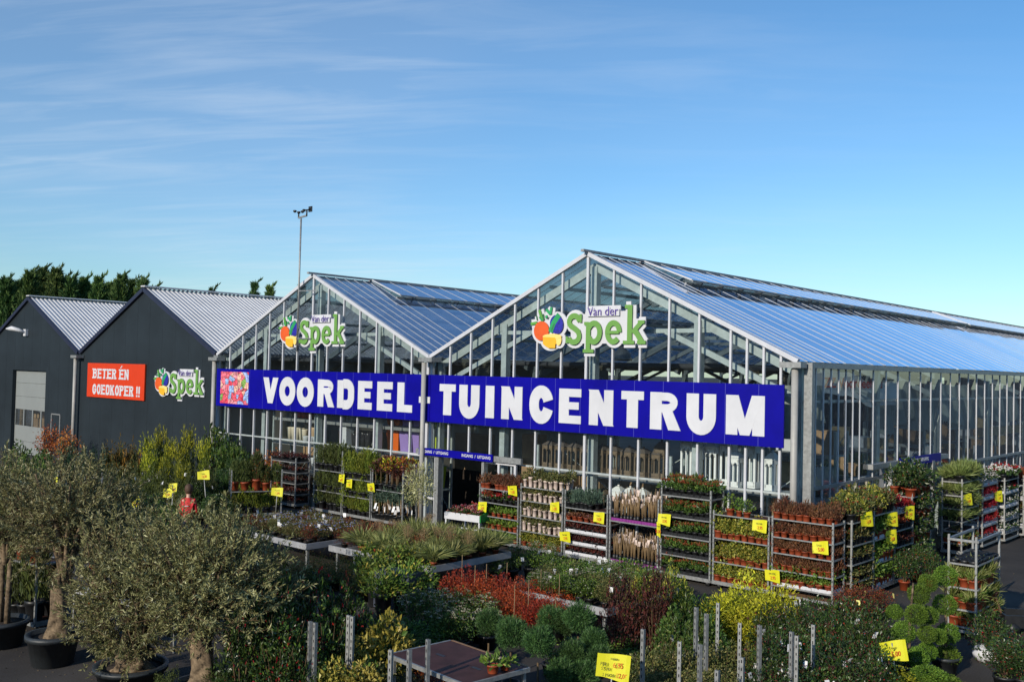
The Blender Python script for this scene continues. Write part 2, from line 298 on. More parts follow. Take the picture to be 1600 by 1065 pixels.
# ------------------------------------------------------------------ glasshouses
GL = 44.0; VFR = mat("dull vent frame", (.30, .305, .31), .6, .2, .2, 6); RBAR = mat("roof bar aluminium", (.46, .48, .52), .5, .2, .1, 3)
def rz_at(xx): return EV+(RG-EV)*(1-abs(xx-W/2)/(W/2))
FRB = [i*.8 for i in range(1, 14)]
def glasshouse(x0, label, side):
    root = empty("glasshouse", label, "glasshouse", (x0, 0, 0))
    bars = [round(i*.8, 2) for i in range(1, 14)]
    if side: bars += [10.0, 10.8]; bars = sorted(set(bars))
    door = side
    for xx in bars:
        z0 = 2.16 if (door and .3 < xx < 3.0) else .25
        m = MB(); wdt = .05 if abs(xx-W/2) > .1 else .07
        m.box((xx-wdt/2, -.045, z0), (xx+wdt/2, .015, rz_at(xx)-.03), ALU); m.build("glazing_bar", root)
    for xx in (.08, W-.08):
        m = MB(); m.box((xx-.05, -.06, 0.0), (xx+.05, .03, EV), ALU); m.build("glazing_bar", root)
    # gable panes
    m = MB(); ed = [.12]+bars+[W-.12]
    for a, c in zip(ed[:-1], ed[1:]):
        for z0, z1 in ((.3, 2.02), (2.1, None)):
            if z0 < 1 and door and .25 < (a+c)/2 < 3.2: continue
            za = rz_at(a)-.05 if z1 is None else z1; zc = rz_at(c)-.05 if z1 is None else z1
            tl = NR.uniform(-.004, .004, 2)
            m.add([(a, tl[0], z0), (c, tl[1], z0), (c, tl[1], zc), (a, tl[0], za)], [(0, 1, 2, 3)], GLASS)
    m.build("gable_pane", root)
    # rake bars + rails
    for sgn in (-1, 1):
        m = MB(); m.bar((W/2, -.05, RG), (W/2+sgn*W/2, -.05, EV), .10, .10, ALU); m.build("rake_bar", root)
    m = MB(); m.box((.05, -.02, 2.045), ((.3 if door else W-.05), .05, 2.09), STEEL)
    if door: m.box((3.2, -.02, 2.045), (W-.05, .05, 2.09), STEEL)
    m.build("cross_rail", root)
    m = MB(); cf = mat("concrete plinth", (.34, .31, .27), .85, 0, .2, 5, .2, .3)
    m.box((.0, -.08, 0), ((.3 if door else W), .1, .3), cf)
    if door: m.box((3.2, -.08, 0), (W, .1, .3), cf)
    m.build("plinth", root)
    # roof slopes
    ybars = [0.0]+[.4*i for i in range(1, 7)]; y = 2.4
    while y < GL-.1: y += .8; ybars.append(round(y, 2))
    v0, v1 = 2.4, 24.8
    for sgn in (-1, 1):
        m = MB(); xr, xe = W/2, W/2+sgn*W/2; up = np.array((sgn*(RG-EV), 0, W/2)); up = up/np.linalg.norm(up)
        for yy in ybars:
            top = 0.0
            if v0+.01 < yy < GL-1: top = .235
            a = np.array((xr+(xe-xr)*top, yy, RG+(EV-RG)*top)); m.bar(a+up*.003, np.array((xe, yy, EV))+up*.003, .020, .008, RBAR, up)
        m.build("roof_bar_frame", root)
        m = MB()
        for a, c in zip(ybars[:-1], ybars[1:]):
            top = .235 if a >= v0 else 0.0
            xt, zt = xr+(xe-xr)*top, RG+(EV-RG)*top
            j = NR.uniform(-.004, .004, 4)
            m.add([(xt, a, zt+j[0]), (xe, a, EV+j[1]), (xe, c, EV+j[2]), (xt, c, zt+j[3])], [(0, 1, 2, 3)] if sgn > 0 else [(3, 2, 1, 0)], RGLASS)
        m.build("roof_glass", root)
        # ventilation flaps along the ridge, hinged at the ridge, slightly open
        for (va, vb, op) in ((v0, v1, R(4.5)), (v1+.4, GL-.4, R(4))):
            sl = .262*math.hypot(W/2, RG-EV); ang = SLOPE-op
            ex, ez = W/2+sgn*sl*math.cos(ang), RG+.05-sl*math.sin(ang)
            fm = MB()
            fm.bar((ex, va, ez-.02), (ex, vb, ez-.02), .04, .05, VFR); fm.bar((W/2, va, RG+.06), (ex, va, ez), .05, .04, ALU); fm.bar((W/2, vb, RG+.06), (ex, vb, ez), .05, .04, ALU)
            q = va+.8
            while q < vb-.3: fm.bar((W/2, q, RG+.052), (ex, q, ez+.002), .026, .012, RBAR); q += .8
            fo = fm.build("roof_vent", root)
            g = MB(); g.add([(W/2, va, RG+.05), (ex, va, ez), (ex, vb, ez), (W/2, vb, RG+.05)], [(0, 1, 2, 3)] if sgn > 0 else [(3, 2, 1, 0)], RGLASS); g.build("vent_pane", fo)
            # push rods and lattice under the flap
            lx, lz = xr+(xe-xr)*.235, RG+(EV-RG)*.235
            rm = MB(); q = va+.2; k = 0
            rm.bar((lx, va, lz+.02), (lx, vb, lz+.02), .05, .05, VFR)
            while q < vb-.8:
                rm.bar((lx-sgn*.25, q, lz-.02), (ex, q+.35, ez-.03), .025, .03, VFR); rm.bar((lx-sgn*.25, q+.7, lz-.02), (ex, q+.35, ez-.03), .025, .03, VFR); q += 1.1
            rm.build("vent_linkage", fo)
    m = MB(); m.bar((W/2, -.28, RG+.06), (W/2, GL, RG+.06), .10, .06, VFR); m.build("ridge_beam", root)
    # gutters and portal frames
    for xx in ((0.0, W) if side else (0.0,)):
        m = MB(); m.box((xx-.14, -.12, EV-.13), (xx+.14, GL, EV-.02), GALV); m.build("gutter", root)
    for j, yy in enumerate([.32]+[4.5*i for i in range(1, 10)]):
        m = MB(); o = np.array((0, yy, 0))
        for sgn in (-1, 1):
            a = np.array((W/2, yy, RG-.30)); c = np.array((W/2+sgn*(W/2-.1), yy, EV-.26)); m.bar(a, c, .10, .20, STEEL)
            if j % 2 == 0 or j < 2:
                a2 = np.array((W/2+sgn*2.1, yy, 5.55)); c2 = np.array((W/2+sgn*(W/2-.1), yy, 4.05)); m.bar(a2, c2, .09, .13, STEEL)
        m.bar((2.2, yy, 5.56), (W-2.2, yy, 5.56), .07, .10, STEEL)
        if j > 0: m.bar((W/2-1.1, yy, RG-.95), (W/2+1.1, yy, RG-.95), .06, .14, STEEL)
        m.build("portal_truss", root)
        for xx in ([.12, W-.12] if side else [.12]):
            m = MB(); m.box((xx-.07, yy-.09, 0), (xx+.07, yy+.09, EV-.1), STEEL); m.build("column", root)
    for xx in (2.6, W/2, W-2.6):
        m = MB(); m.box((xx-.09, .22, 0), (xx+.09, .40, rz_at(xx)-.3), STEEL); m.build("column", root)
    # purlins
    m = MB()
    for f in (.25, .5, .75):
        for sgn in (-1, 1):
            xx = W/2+sgn*W/2*f; m.bar((xx, .2, rz_at(xx)-.10), (xx, GL, rz_at(xx)-.10), .05, .09, STEEL)
    m.build("purlin_set", root)
    # horizontal shade screen, drawn in strips between the trusses
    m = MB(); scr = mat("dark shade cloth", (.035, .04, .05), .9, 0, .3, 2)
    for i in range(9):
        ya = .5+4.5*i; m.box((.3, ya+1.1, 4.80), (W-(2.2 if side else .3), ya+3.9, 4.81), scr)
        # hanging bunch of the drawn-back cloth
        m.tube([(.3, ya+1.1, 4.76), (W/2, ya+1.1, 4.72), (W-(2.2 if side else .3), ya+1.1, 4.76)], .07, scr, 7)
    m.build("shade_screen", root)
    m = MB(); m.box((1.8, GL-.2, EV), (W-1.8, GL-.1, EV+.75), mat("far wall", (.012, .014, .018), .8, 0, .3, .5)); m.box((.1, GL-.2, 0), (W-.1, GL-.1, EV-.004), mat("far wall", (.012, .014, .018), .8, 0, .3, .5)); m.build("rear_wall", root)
    # front downpipe
    if side:
        m = MB(); m.tube([(W+.0, -.20, 0), (W+.0, -.20, EV-.16)], .072, PIPE, 14); m.box((W-.28, -.36, EV-.14), (W+.2, -.07, EV-.02), GALV); m.build("downpipe", root)
    if side:
        qx = float(YP(661, 640, -.36)[0])-x0
        m = MB(); m.tube([(qx, -.36, 0), (qx, -.36, EV-.16)], .070, PIPE, 14); m.box((qx-.14, -.46, EV-.14), (qx+.4, -.07, EV-.02), GALV); m.build("downpipe", root)
    return root
g1 = glasshouse(0, "glasshouse gable next to the charcoal shed, below the tall mast", False)
g2 = glasshouse(W, "glasshouse at the corner with glazed long side and sliding entrance", True)
# long glazed side of the corner glasshouse
sx = W
m = MB(); m.box((sx+.10, .02, 0), (sx+.28, .16, EV-.03), GALV); m.build("corner_post", g2)
sy = [.67, 1.06, 1.46, 1.86, 2.26, 2.66, 3.06]+[3.86+.8*i for i in range(50)]
sy = [y for y in sy if y < GL-.2]
dj = [y for y in sy if 5.9 < y < 9.0]
m0 = MB()
for k, yy in enumerate(sy):
    z0 = 2.25 if 5.0 < yy < 7.6 else .3
    m = MB(); m.box((sx+.048, yy-.016, z0), (sx+.078, yy+.016, EV-.12), ALU)
    m.build("side_glazing_bar", g2)
m = MB(); ed = [.34]+sy
for a, c in zip(ed[:-1], ed[1:]):
    for z0, z1 in ((.3, 2.12), (2.2, 4.0), (4.05, EV-.12)):
        if z0 < 1 and 4.6 < (a+c)/2 < 8: continue
        j = NR.uniform(-.006, .006, 4)
        m.add([(sx+.06+j[0], a, z0), (sx+.06+j[1], c, z0), (sx+.06+j[2], c, z1), (sx+.06+j[3], a, z1)], [(0, 1, 2, 3)], SGLASS)
m.build("side_pane", g2)
m = MB(); cf = MATS["concrete plinth"]; m.box((sx, .34, 0), (sx+.16, 4.7, .32), cf); m.box((sx, 7.7, 0), (sx+.16, GL, .32), cf); m.box((sx-.1, 7.2, 0), (sx+.3, 7.75, .62), cf); m.build("side_plinth", g2)
m = MB(); m.box((sx-.02, .34, 2.13), (sx+.1, GL, 2.2), GALV); m.box((sx-.02, .34, 3.98), (sx+.04, GL, 4.05), GALV); m.build("side_rail", g2)
m = MB(); m.bar((sx+.1, 3.6, 2.45), (sx+.1, 9.0, 2.45), .16, .12, GALV); m.box((sx+.1, 4.7, 0), (sx+.2, 4.82, 2.4), ALU); m.box((sx+.1, 7.55, 0), (sx+.24, 7.72, 2.4), GALV); m.build("side_door_frame", g2)
m = MB(); m.box((sx+.2, 5.2, 2.36), (sx+.23, 8.2, 2.58), BLUE); o = m.build("door_header_sign", None, (W, 0, 0)); tag(o, "narrow blue header sign over the side entrance", "sign")
textmesh("lettering", "INGANG  /  UITGANG", WHITE, o, .13, (sx+.235, 6.6, 2.47), (R(90), 0, R(90)), .003)
# entrance in the front of the corner glasshouse: frames left and right of an open doorway
def door_leaf(xa, xb, lab):
    r = empty("sliding_door", lab, "door", (xa, -.12, 0)); wdt = xb-xa
    f = MB()
    for x_ in (0, wdt/2, wdt): f.box((x_-.035, -.03, .05), (x_+.035, .03, 2.1), ALU)
    for z_ in (.05, .85, 2.04): f.box((0, -.028, z_), (wdt, .028, z_+.06), ALU)
    f.build("frame", r); p = MB(); p.add([(0, 0, .1), (wdt, 0, .1), (wdt, 0, 2.05), (0, 0, 2.05)], [(0, 1, 2, 3)], GLASS); p.build("pane", r); return r
door_leaf(10.5, 11.62, "white framed sliding door slid open behind the downpipe")
door_leaf(13.46, 14.62, "white framed sliding door slid open behind the flower trolley")
m = MB(); m.box((-.05, -.2, 0), (.1, -.05, 2.3), GALV); m.box((1.78, -.2, 0), (1.86, -.05, 2.1), GALV); m.build("door_frame", g2, (.5, 0, 0))
m = MB(); m.box((10.9, -.24, 2.11), (14.9, -.16, 2.26), GALV); o = m.build("door_rail", g2); o.location.x = -W
m = MB(); m.box((11.1, -.30, 2.10), (13.95, -.26, 2.30), BLUE); o = m.build("entrance_sign"); tag(o, "narrow blue header sign over the front entrance", "sign")
textmesh("lettering", "INGANG  /  UITGANG", WHITE, o, .11, (11.75, -.305, 2.20), (R(90), 0, 0), .002)
textmesh("lettering", "INGANG  /  UITGANG", WHITE, o, .11, (13.35, -.305, 2.20), (R(90), 0, 0), .002)
# ------------------------------------------------------------------ mast with wind gauge
r = empty("weather_mast", "tall thin mast with wind gauge above the glasshouse gable", "mast", (5.16, -.3, 0))
m = MB(); m.tube([(0, 0, 5.0), (.02, 0, 9.35)], .03, GALV, 8); m.bar((0, .02, 5.3), (0, .3, 5.3), .04, .04, GALV); m.bar((0, .02, 6.5), (0, .3, 6.5), .04, .04, GALV); m.build("pole", r)
m = MB(); m.bar((-.12, 0, 9.38), (.32, 0, 9.42), .05, .05, GALV); m.build("crossarm", r)
m = MB(); m.tube([(-.12, 0, 9.36), (-.12, 0, 9.56)], .025, BLACKP, 8)
for k in range(3): a = k*2.1+.4; m.lathe([(.0, -.05), (.05, -.03), (.06, .03), (.02, .04)], BLACKP, 8, (-.12+.14*math.cos(a), .14*math.sin(a), 9.58))
m.build("cup_anemometer", r)
m = MB(); m.tube([(.32, 0, 9.4), (.32, 0, 9.6)], .025, BLACKP, 8); m.box((.15, -.012, 9.58), (.55, .012, 9.62), BLACKP); m.box((.42, -.012, 9.52), (.6, .012, 9.70), BLACKP); m.box((.12, -.03, 9.56), (.2, .03, 9.64), BLACKP); m.build("wind_vane", r)
m = MB(); m.bar((0, 0, 6.98), (1.0, 0, 6.95), .03, .03, GALV); m.bar((0, 0, 5.42), (.75, 0, 5.42), .03, .03, GALV); m.build("stay_arm", r)

# ------------------------------------------------------------------ lettering by strokes
def strip(mb, pts, wd, mt, y, th=.02, close=False, ends=0.0):
    """pts in the x-z plane; a solid band of width wd with its front face at depth y (towards -y)"""
    p = [np.array(pts[0], float)]
    for q_ in pts[1:]:
        if np.linalg.norm(np.array(q_)-p[-1]) > 1e-4: p.append(np.array(q_, float))
    if close and np.linalg.norm(p[0]-p[-1]) < 1e-4: p.pop()
    p = np.array(p); n = len(p); V = []
    for i in range(n):
        if close: a, c = p[(i-1) % n], p[(i+1) % n]
        else: a, c = p[max(i-1, 0)], p[min(i+1, n-1)]
        d0 = p[i]-a if (close or i > 0) else c-p[i]; d1 = c-p[i] if (close or i < n-1) else d0
        d0 = d0/(np.linalg.norm(d0)+1e-9); d1 = d1/(np.linalg.norm(d1)+1e-9); t = d0+d1; t /= (np.linalg.norm(t)+1e-9)
        nn = np.array((-t[1], t[0])); k = 1/max(.55, float(nn @ np.array((-d0[1], d0[0]))))
        V += [p[i]+nn*wd/2*k, p[i]-nn*wd/2*k]
    V = np.array(V); m_ = len(V); A = np.stack([V[:, 0], np.full(m_, y), V[:, 1]], 1); B = A+np.array((0, th, 0))
    F = []; rng = range(n if close else n-1)
    for i in rng:
        a, b_, c, d = 2*i, 2*i+1, (2*i+3) % m_, (2*i+2) % m_
        F += [(a, b_, c, d), (a, d, d+m_, a+m_), (b_, b_+m_, c+m_, c)]
    if not close: F += [(0, m_, m_+1, 1), (m_-2, m_-1, 2*m_-1, 2*m_-2)]
    mb.add(np.concatenate([A, B]), F, mt)
def disc(mb, cx, cz, rx, rz, mt, y, th=.02, n=28, rot=0):
    a = np.linspace(0, 2*math.pi, n, endpoint=False); X = rx*np.cos(a); Z = rz*np.sin(a); c_, s_ = math.cos(rot), math.sin(rot)
    A = np.stack([cx+X*c_-Z*s_, np.full(n, y), cz+X*s_+Z*c_], 1); B = A+np.array((0, th, 0))
    mb.add(np.concatenate([A, B]), [tuple(range(n))]+[(i, i+n, (i+1) % n+n, (i+1) % n) for i in range(n)], mt)
def poly(mb, pts, mt, y, th=.02):
    p = np.array(pts, float); n = len(p); A = np.stack([p[:, 0], np.full(n, y), p[:, 1]], 1); B = A+np.array((0, th, 0))
    mb.add(np.concatenate([A, B]), [tuple(range(n))]+[(i, (i+1) % n, (i+1) % n+n, i+n) for i in range(n)], mt)
def arc(cx, cz, rx, rz, a0, a1, n=14):
    return [(cx+rx*math.cos(R(a0+(a1-a0)*i/n)), cz+rz*math.sin(R(a0+(a1-a0)*i/n))) for i in range(n+1)]
def glyph(ch, x0, x1, z0, z1, s, sh=None):
    """strokes of a heavy sans capital: (points, width[, close])"""
    sh = sh or s; w_, h = x1-x0, z1-z0; L_, R_ = x0+s/2, x1-s/2; B_, T_ = z0+sh/2, z1-sh/2; cx, cz = (x0+x1)/2, (z0+z1)/2; o = []
    rx, rr = (w_-s)/2, None
    if ch in 'OUCD': cr = min(w_*.5-s/2, h*.32)
    if ch == 'O':
        rz_ = min(rx*1.25, (h-sh)/2); pts = arc(cx, z1-sh/2-rz_, rx, rz_, 0, 180, 12)+arc(cx, z0+sh/2+rz_, rx, rz_, 180, 360, 12); o.append((pts, s, True))
    elif ch == 'U':
        rz_ = rx*1.15; o.append(([(L_, z1)]+arc(cx, z0+sh/2+rz_, rx, rz_, 180, 360, 14)+[(R_, z1)], s))
    elif ch == 'C':
        rz_ = min(rx*1.25, (h-sh)/2); a0 = math.degrees(math.asin(max(-.5, min(.9, (z1-h*.385-(z1-sh/2-rz_))/rz_)))); o.append((arc(cx, z1-sh/2-rz_, rx, rz_, a0, 180, 12)+arc(cx, z0+sh/2+rz_, rx, rz_, 180, 360-a0, 12), s))
    elif ch == 'D':
        o.append(([(L_, z0), (L_, z1)], s)); rz_ = (h-sh)*.34; o.append(([(x0+s*.9, T_), (R_-rx*.9, T_)]+arc(R_-rx*.9, T_-rz_, rx*.9, rz_, 80, 0, 7)+arc(R_-rx*.9, B_+rz_, rx*.9, rz_, 0, -80, 7)+[(R_-rx*.9, B_), (x0+s*.9, B_)], s*.96))
    elif ch == 'E':
        o += [([(L_, z0), (L_, z1)], s), ([(x0+s*.9, T_), (x1, T_)], sh), ([(x0+s*.9, B_), (x1, B_)], sh), ([(x0+s*.9, cz+.01), (x1-w_*.1, cz+.01)], sh*.9)]
    elif ch == 'L': o += [([(L_, z0), (L_, z1)], s), ([(x0+s*.9, B_), (x1, B_)], sh)]
    elif ch == 'T': o += [([(cx, z0), (cx, z1-sh*.9)], s), ([(x0, T_), (x1, T_)], sh)]
    elif ch == 'I': o += [([(cx, z0), (cx, z1)], s)]
    elif ch == 'N': o += [([(L_, z0), (L_, z1)], s*.86), ([(R_, z0), (R_, z1)], s*.86), ([(x0, z1), (x0+s*.95, z1), (x1, z0), (x1-s*.95, z0)], 0)]
    elif ch == 'M': o += [([(L_, z0), (L_, z1)], s*.9), ([(R_, z0), (R_, z1)], s*.9), ([(x0+s*.1, z1), (x0+s, z1), (cx+s*.36, z0), (cx-s*.36, z0)], 0), ([(x1-s, z1), (x1-s*.1, z1), (cx+s*.36, z0), (cx-s*.36, z0)], 0)]
    elif ch == 'V': o += [([(x0, z1), (x0+s*1.02, z1), (cx+s*.46, z0), (cx-s*.46, z0)], 0), ([(x1-s*1.02, z1), (x1, z1), (cx+s*.46, z0), (cx-s*.46, z0)], 0)]
    elif ch in 'RPB':
        o.append(([(L_, z0), (L_, z1)], s)); rz_ = h*.27-sh/2+.0; zc = T_-rz_; o.append(([(x0+s*.9, T_), (R_-rx*.8, T_)]+arc(R_-rx*.8, zc, rx*.8, rz_, 80, -80, 9)+[(R_-rx*.8, T_-2*rz_), (x0+s*.9, T_-2*rz_)], sh*.95))
        if ch == 'R': o.append(([(cx-s*.35, T_-2*rz_), (cx+s*.55, T_-2*rz_), (x1+s*.08, z0), (x1-s*.95, z0)], 0))
        if ch == 'B':
            rb = (T_-2*rz_-B_)/2; o.append(([(R_-rx*.8, T_-2*rz_)]+arc(R_-rx*.75, B_+rb, rx*.8, rb, 80, -80, 9)+[(x0+s*.9, B_)], sh*.95))
    elif ch == 'G':
        rz_ = min(rx*1.25, (h-sh)/2); a0 = math.degrees(math.asin(max(-.5, min(.9, (z1-h*.36-(z1-sh/2-rz_))/rz_)))); o.append((arc(cx, z1-sh/2-rz_, rx, rz_, a0, 180, 10)+arc(cx, z0+sh/2+rz_, rx, rz_, 180, 358, 10), s)); o.append(([(cx+s*.1, cz-.0), (x1+s*.1, cz)], sh*.8))
    elif ch == 'K': o += [([(L_, z0), (L_, z1)], s), ([(x0+s*.8, cz-h*.2), (x0+s*.8, cz+h*.06), (x1-s*.95, z1), (x1, z1)], 0), ([(cx-s*.5, cz+h*.05), (cx+s*.3, cz+h*.12), (x1, z0), (x1-s, z0)], 0)]
    elif ch == '!': o += [([(cx, z0+h*.3), (cx, z1)], s), ([(cx, z0), (cx, z0+h*.18)], s)]
    return o
def write(mb, letters, z0, z1, s, mt, y, serif=0, sh=None):
    k = 0
    for ch, xa, xb in letters:
        for st in glyph(ch, xa, xb, z0, z1, s, sh):
            if st[1] == 0: poly(mb, st[0], mt, y-.0012*(k % 6), .02)
            else: strip(mb, st[0], st[1], mt, y-.0012*(k % 6), .02, len(st) > 2)
            k += 1
        if serif and ch in 'BTERNKPI':
            w_ = xb-xa
            feet = {'B': [xa], 'E': [xa], 'R': [xa, xb-s], 'P': [xa], 'K': [xa, xb-s], 'N': [xa], 'T': [(xa+xb)/2-s/2], 'I': [xa]}[ch]
            for fx in feet: strip(mb, [(fx-s*.35, z0+serif/2), (fx+s*1.35, z0+serif/2)], serif, mt, y-.009, .02)
            for fx in ([xa, xb-s] if ch in 'KN' else [xa] if ch in 'BERP' else []): strip(mb, [(fx-s*.35, z1-serif/2), (fx+s*1.0, z1-serif/2)], serif, mt, y-.0096, .02)
        k += 1
# the long blue banner, in two lengths either side of the valley downpipe
SB, ST = 3.045, 4.37
m = MB(); m.box((.30, -.235, SB), (11.42, -.20, ST), BLUE); ba = m.build("banner_sign"); tag(ba, "blue banner with flower photo and white VOORDEEL lettering", "sign")
m = MB(); m.box((11.435, -.235, SB), (22.18, -.20, ST), BLUE); bb = m.build("banner_sign"); tag(bb, "long blue banner with white TUINCENTRUM lettering", "sign")
seam = mat("sign joint", (.05, .05, .36), .5, 0, 0)
m = MB()
for i in range(3, 28):
    if i == 14: continue
    m = MB(); m.box((i*.8-.006, -.2375, SB), (i*.8+.006, -.235, ST), seam); m.build("panel_joint", ba if i < 14 else bb)
px = lambda p_: float(YP(p_, 625, -.24)[0])
m = MB(); write(m, [(c_, px(a), px(b_)) for c_, a, b_ in (('V', 411, 434.5), ('O', 436.6, 461.5), ('O', 464, 490.5), ('R', 496.5, 522), ('D', 527.5, 553.5), ('E', 559.5, 581.5), ('E', 589.5, 613.5), ('L', 621, 644.5))], 3.26, 4.12, .30, WHITE, -.252, 0, .215); m.build("lettering", ba)
m = MB(); write(m, [(c_, px(a), px(b_)) for c_, a, b_ in (('T', 687, 712), ('U', 718, 749.5), ('I', 759, 773), ('N', 783, 817.5), ('C', 828, 865), ('E', 874, 908.5), ('N', 920, 959.8), ('T', 971.5, 1006.5), ('R', 1016.5, 1063), ('U', 1073.5, 1119.5), ('M', 1134, 1196.5))], 3.26, 4.12, .315, WHITE, -.252, 0, .20); m.build("lettering", bb)
m = MB(); m.box((px(655), -.252, 3.56), (px(672), -.2385, 3.74), WHITE); o = m.build("hyphen", bb)
# flower photograph on the banner (printed, flat)
hm = bpy.data.materials.new("printed hydrangeas"); hm.use_nodes = True; n = hm.node_tree.nodes; l = hm.node_tree.links; b = n["Principled BSDF"]; b.inputs["Roughness"].default_value = .5
t = n.new("ShaderNodeTexCoord"); v = n.new("ShaderNodeTexVoronoi"); v.inputs["Scale"].default_value = 4.3; v.inputs["Randomness"].default_value = .9; l.new(t.outputs["Object"], v.inputs["Vector"])
hr = n.new("ShaderNodeValToRGB"); hr.color_ramp.interpolation = 'CONSTANT'; e = hr.color_ramp.elements
for k in range(6): e.new(.5)
for k, (p_, c_) in enumerate([(0, (.62, .05, .09)), (.18, (.24, .36, .62)), (.30, (.66, .13, .18)), (.46, (.60, .22, .26)), (.58, (.62, .08, .12)), (.70, (.64, .36, .28)), (.80, (.20, .36, .08)), (.87, (.28, .36, .66))]): e[k].position = p_; e[k].color = (*c_, 1)
sp = n.new("ShaderNodeSeparateColor"); l.new(v.outputs["Color"], sp.inputs[0]); l.new(sp.outputs[0], hr.inputs[0])
v2 = n.new("ShaderNodeTexVoronoi"); v2.inputs["Scale"].default_value = 24; l.new(t.outputs["Object"], v2.inputs["Vector"])
s2n = n.new("ShaderNodeSeparateColor"); l.new(v2.outputs["Color"], s2n.inputs[0]); hh = n.new("ShaderNodeHueSaturation"); l.new(hr.outputs[0], hh.inputs["Color"])
q = n.new("ShaderNodeMapRange"); q.inputs[3].default_value = .35; q.inputs[4].default_value = 1.75; l.new(s2n.outputs[0], q.inputs[0]); l.new(q.outputs[0], hh.inputs["Value"])
q2 = n.new("ShaderNodeMath"); q2.operation = 'GREATER_THAN'; q2.inputs[1].default_value = .30; l.new(v.outputs["Distance"], q2.inputs[0])
q3 = n.new("ShaderNodeMath"); q3.operation = 'MULTIPLY'; q3.inputs[1].default_value = .0; l.new(q2.outputs[0], q3.inputs[0])
v3 = n.new("ShaderNodeTexVoronoi"); v3.feature = 'DISTANCE_TO_EDGE'; v3.inputs["Scale"].default_value = 4.3; v3.inputs["Randomness"].default_value = .9; l.new(t.outputs["Object"], v3.inputs["Vector"])
q4 = n.new("ShaderNodeMath"); q4.operation = 'LESS_THAN'; q4.inputs[1].default_value = .018; l.new(v3.outputs["Distance"], q4.inputs[0])
hx = n.new("ShaderNodeMix"); hx.data_type = 'RGBA'; l.new(q4.outputs[0], hx.inputs["Factor"]); l.new(hh.outputs[0], hx.inputs["A"]); hx.inputs["B"].default_value = (.015, .03, .012, 1); l.new(hx.outputs["Result"], b.inputs["Base Color"])
m = MB(); m.box((.58, -.241, SB+.10), (2.34, -.2352, ST-.10), hm); m.build("flower_photo", ba)
# red sign on the charcoal shed
m = MB(); m.box((-10.26, -.075, 3.0), (-5.25, -.02, 4.45), RED); rs = m.build("slogan_sign"); tag(rs, "red sign with white slogan on the charcoal wall", "sign")
m = MB(); x = -9.72
for ch in "BETER EN":
    if ch == ' ': x += .2; continue
    w_ = .36 if ch not in 'T' else .36; write(m, [(ch, x, x+w_)], 3.80, 4.22, .115, WHITE, -.085, .06, .085); x += w_+.075
    if ch == 'E' and x > -7.6: strip(m, [(x-.36, 4.26), (x-.22, 4.36)], .05, WHITE, -.085)
x = -9.72
for ch in "GOEDKOPER !!":
    if ch == ' ': x += .17; continue
    w_ = .34 if ch != '!' else .12; write(m, [(ch, x, x+w_)], 3.13, 3.55, .11, WHITE, -.085, .06, .085); x += w_+(.068 if ch != '!' else .06)
m.build("lettering", rs)
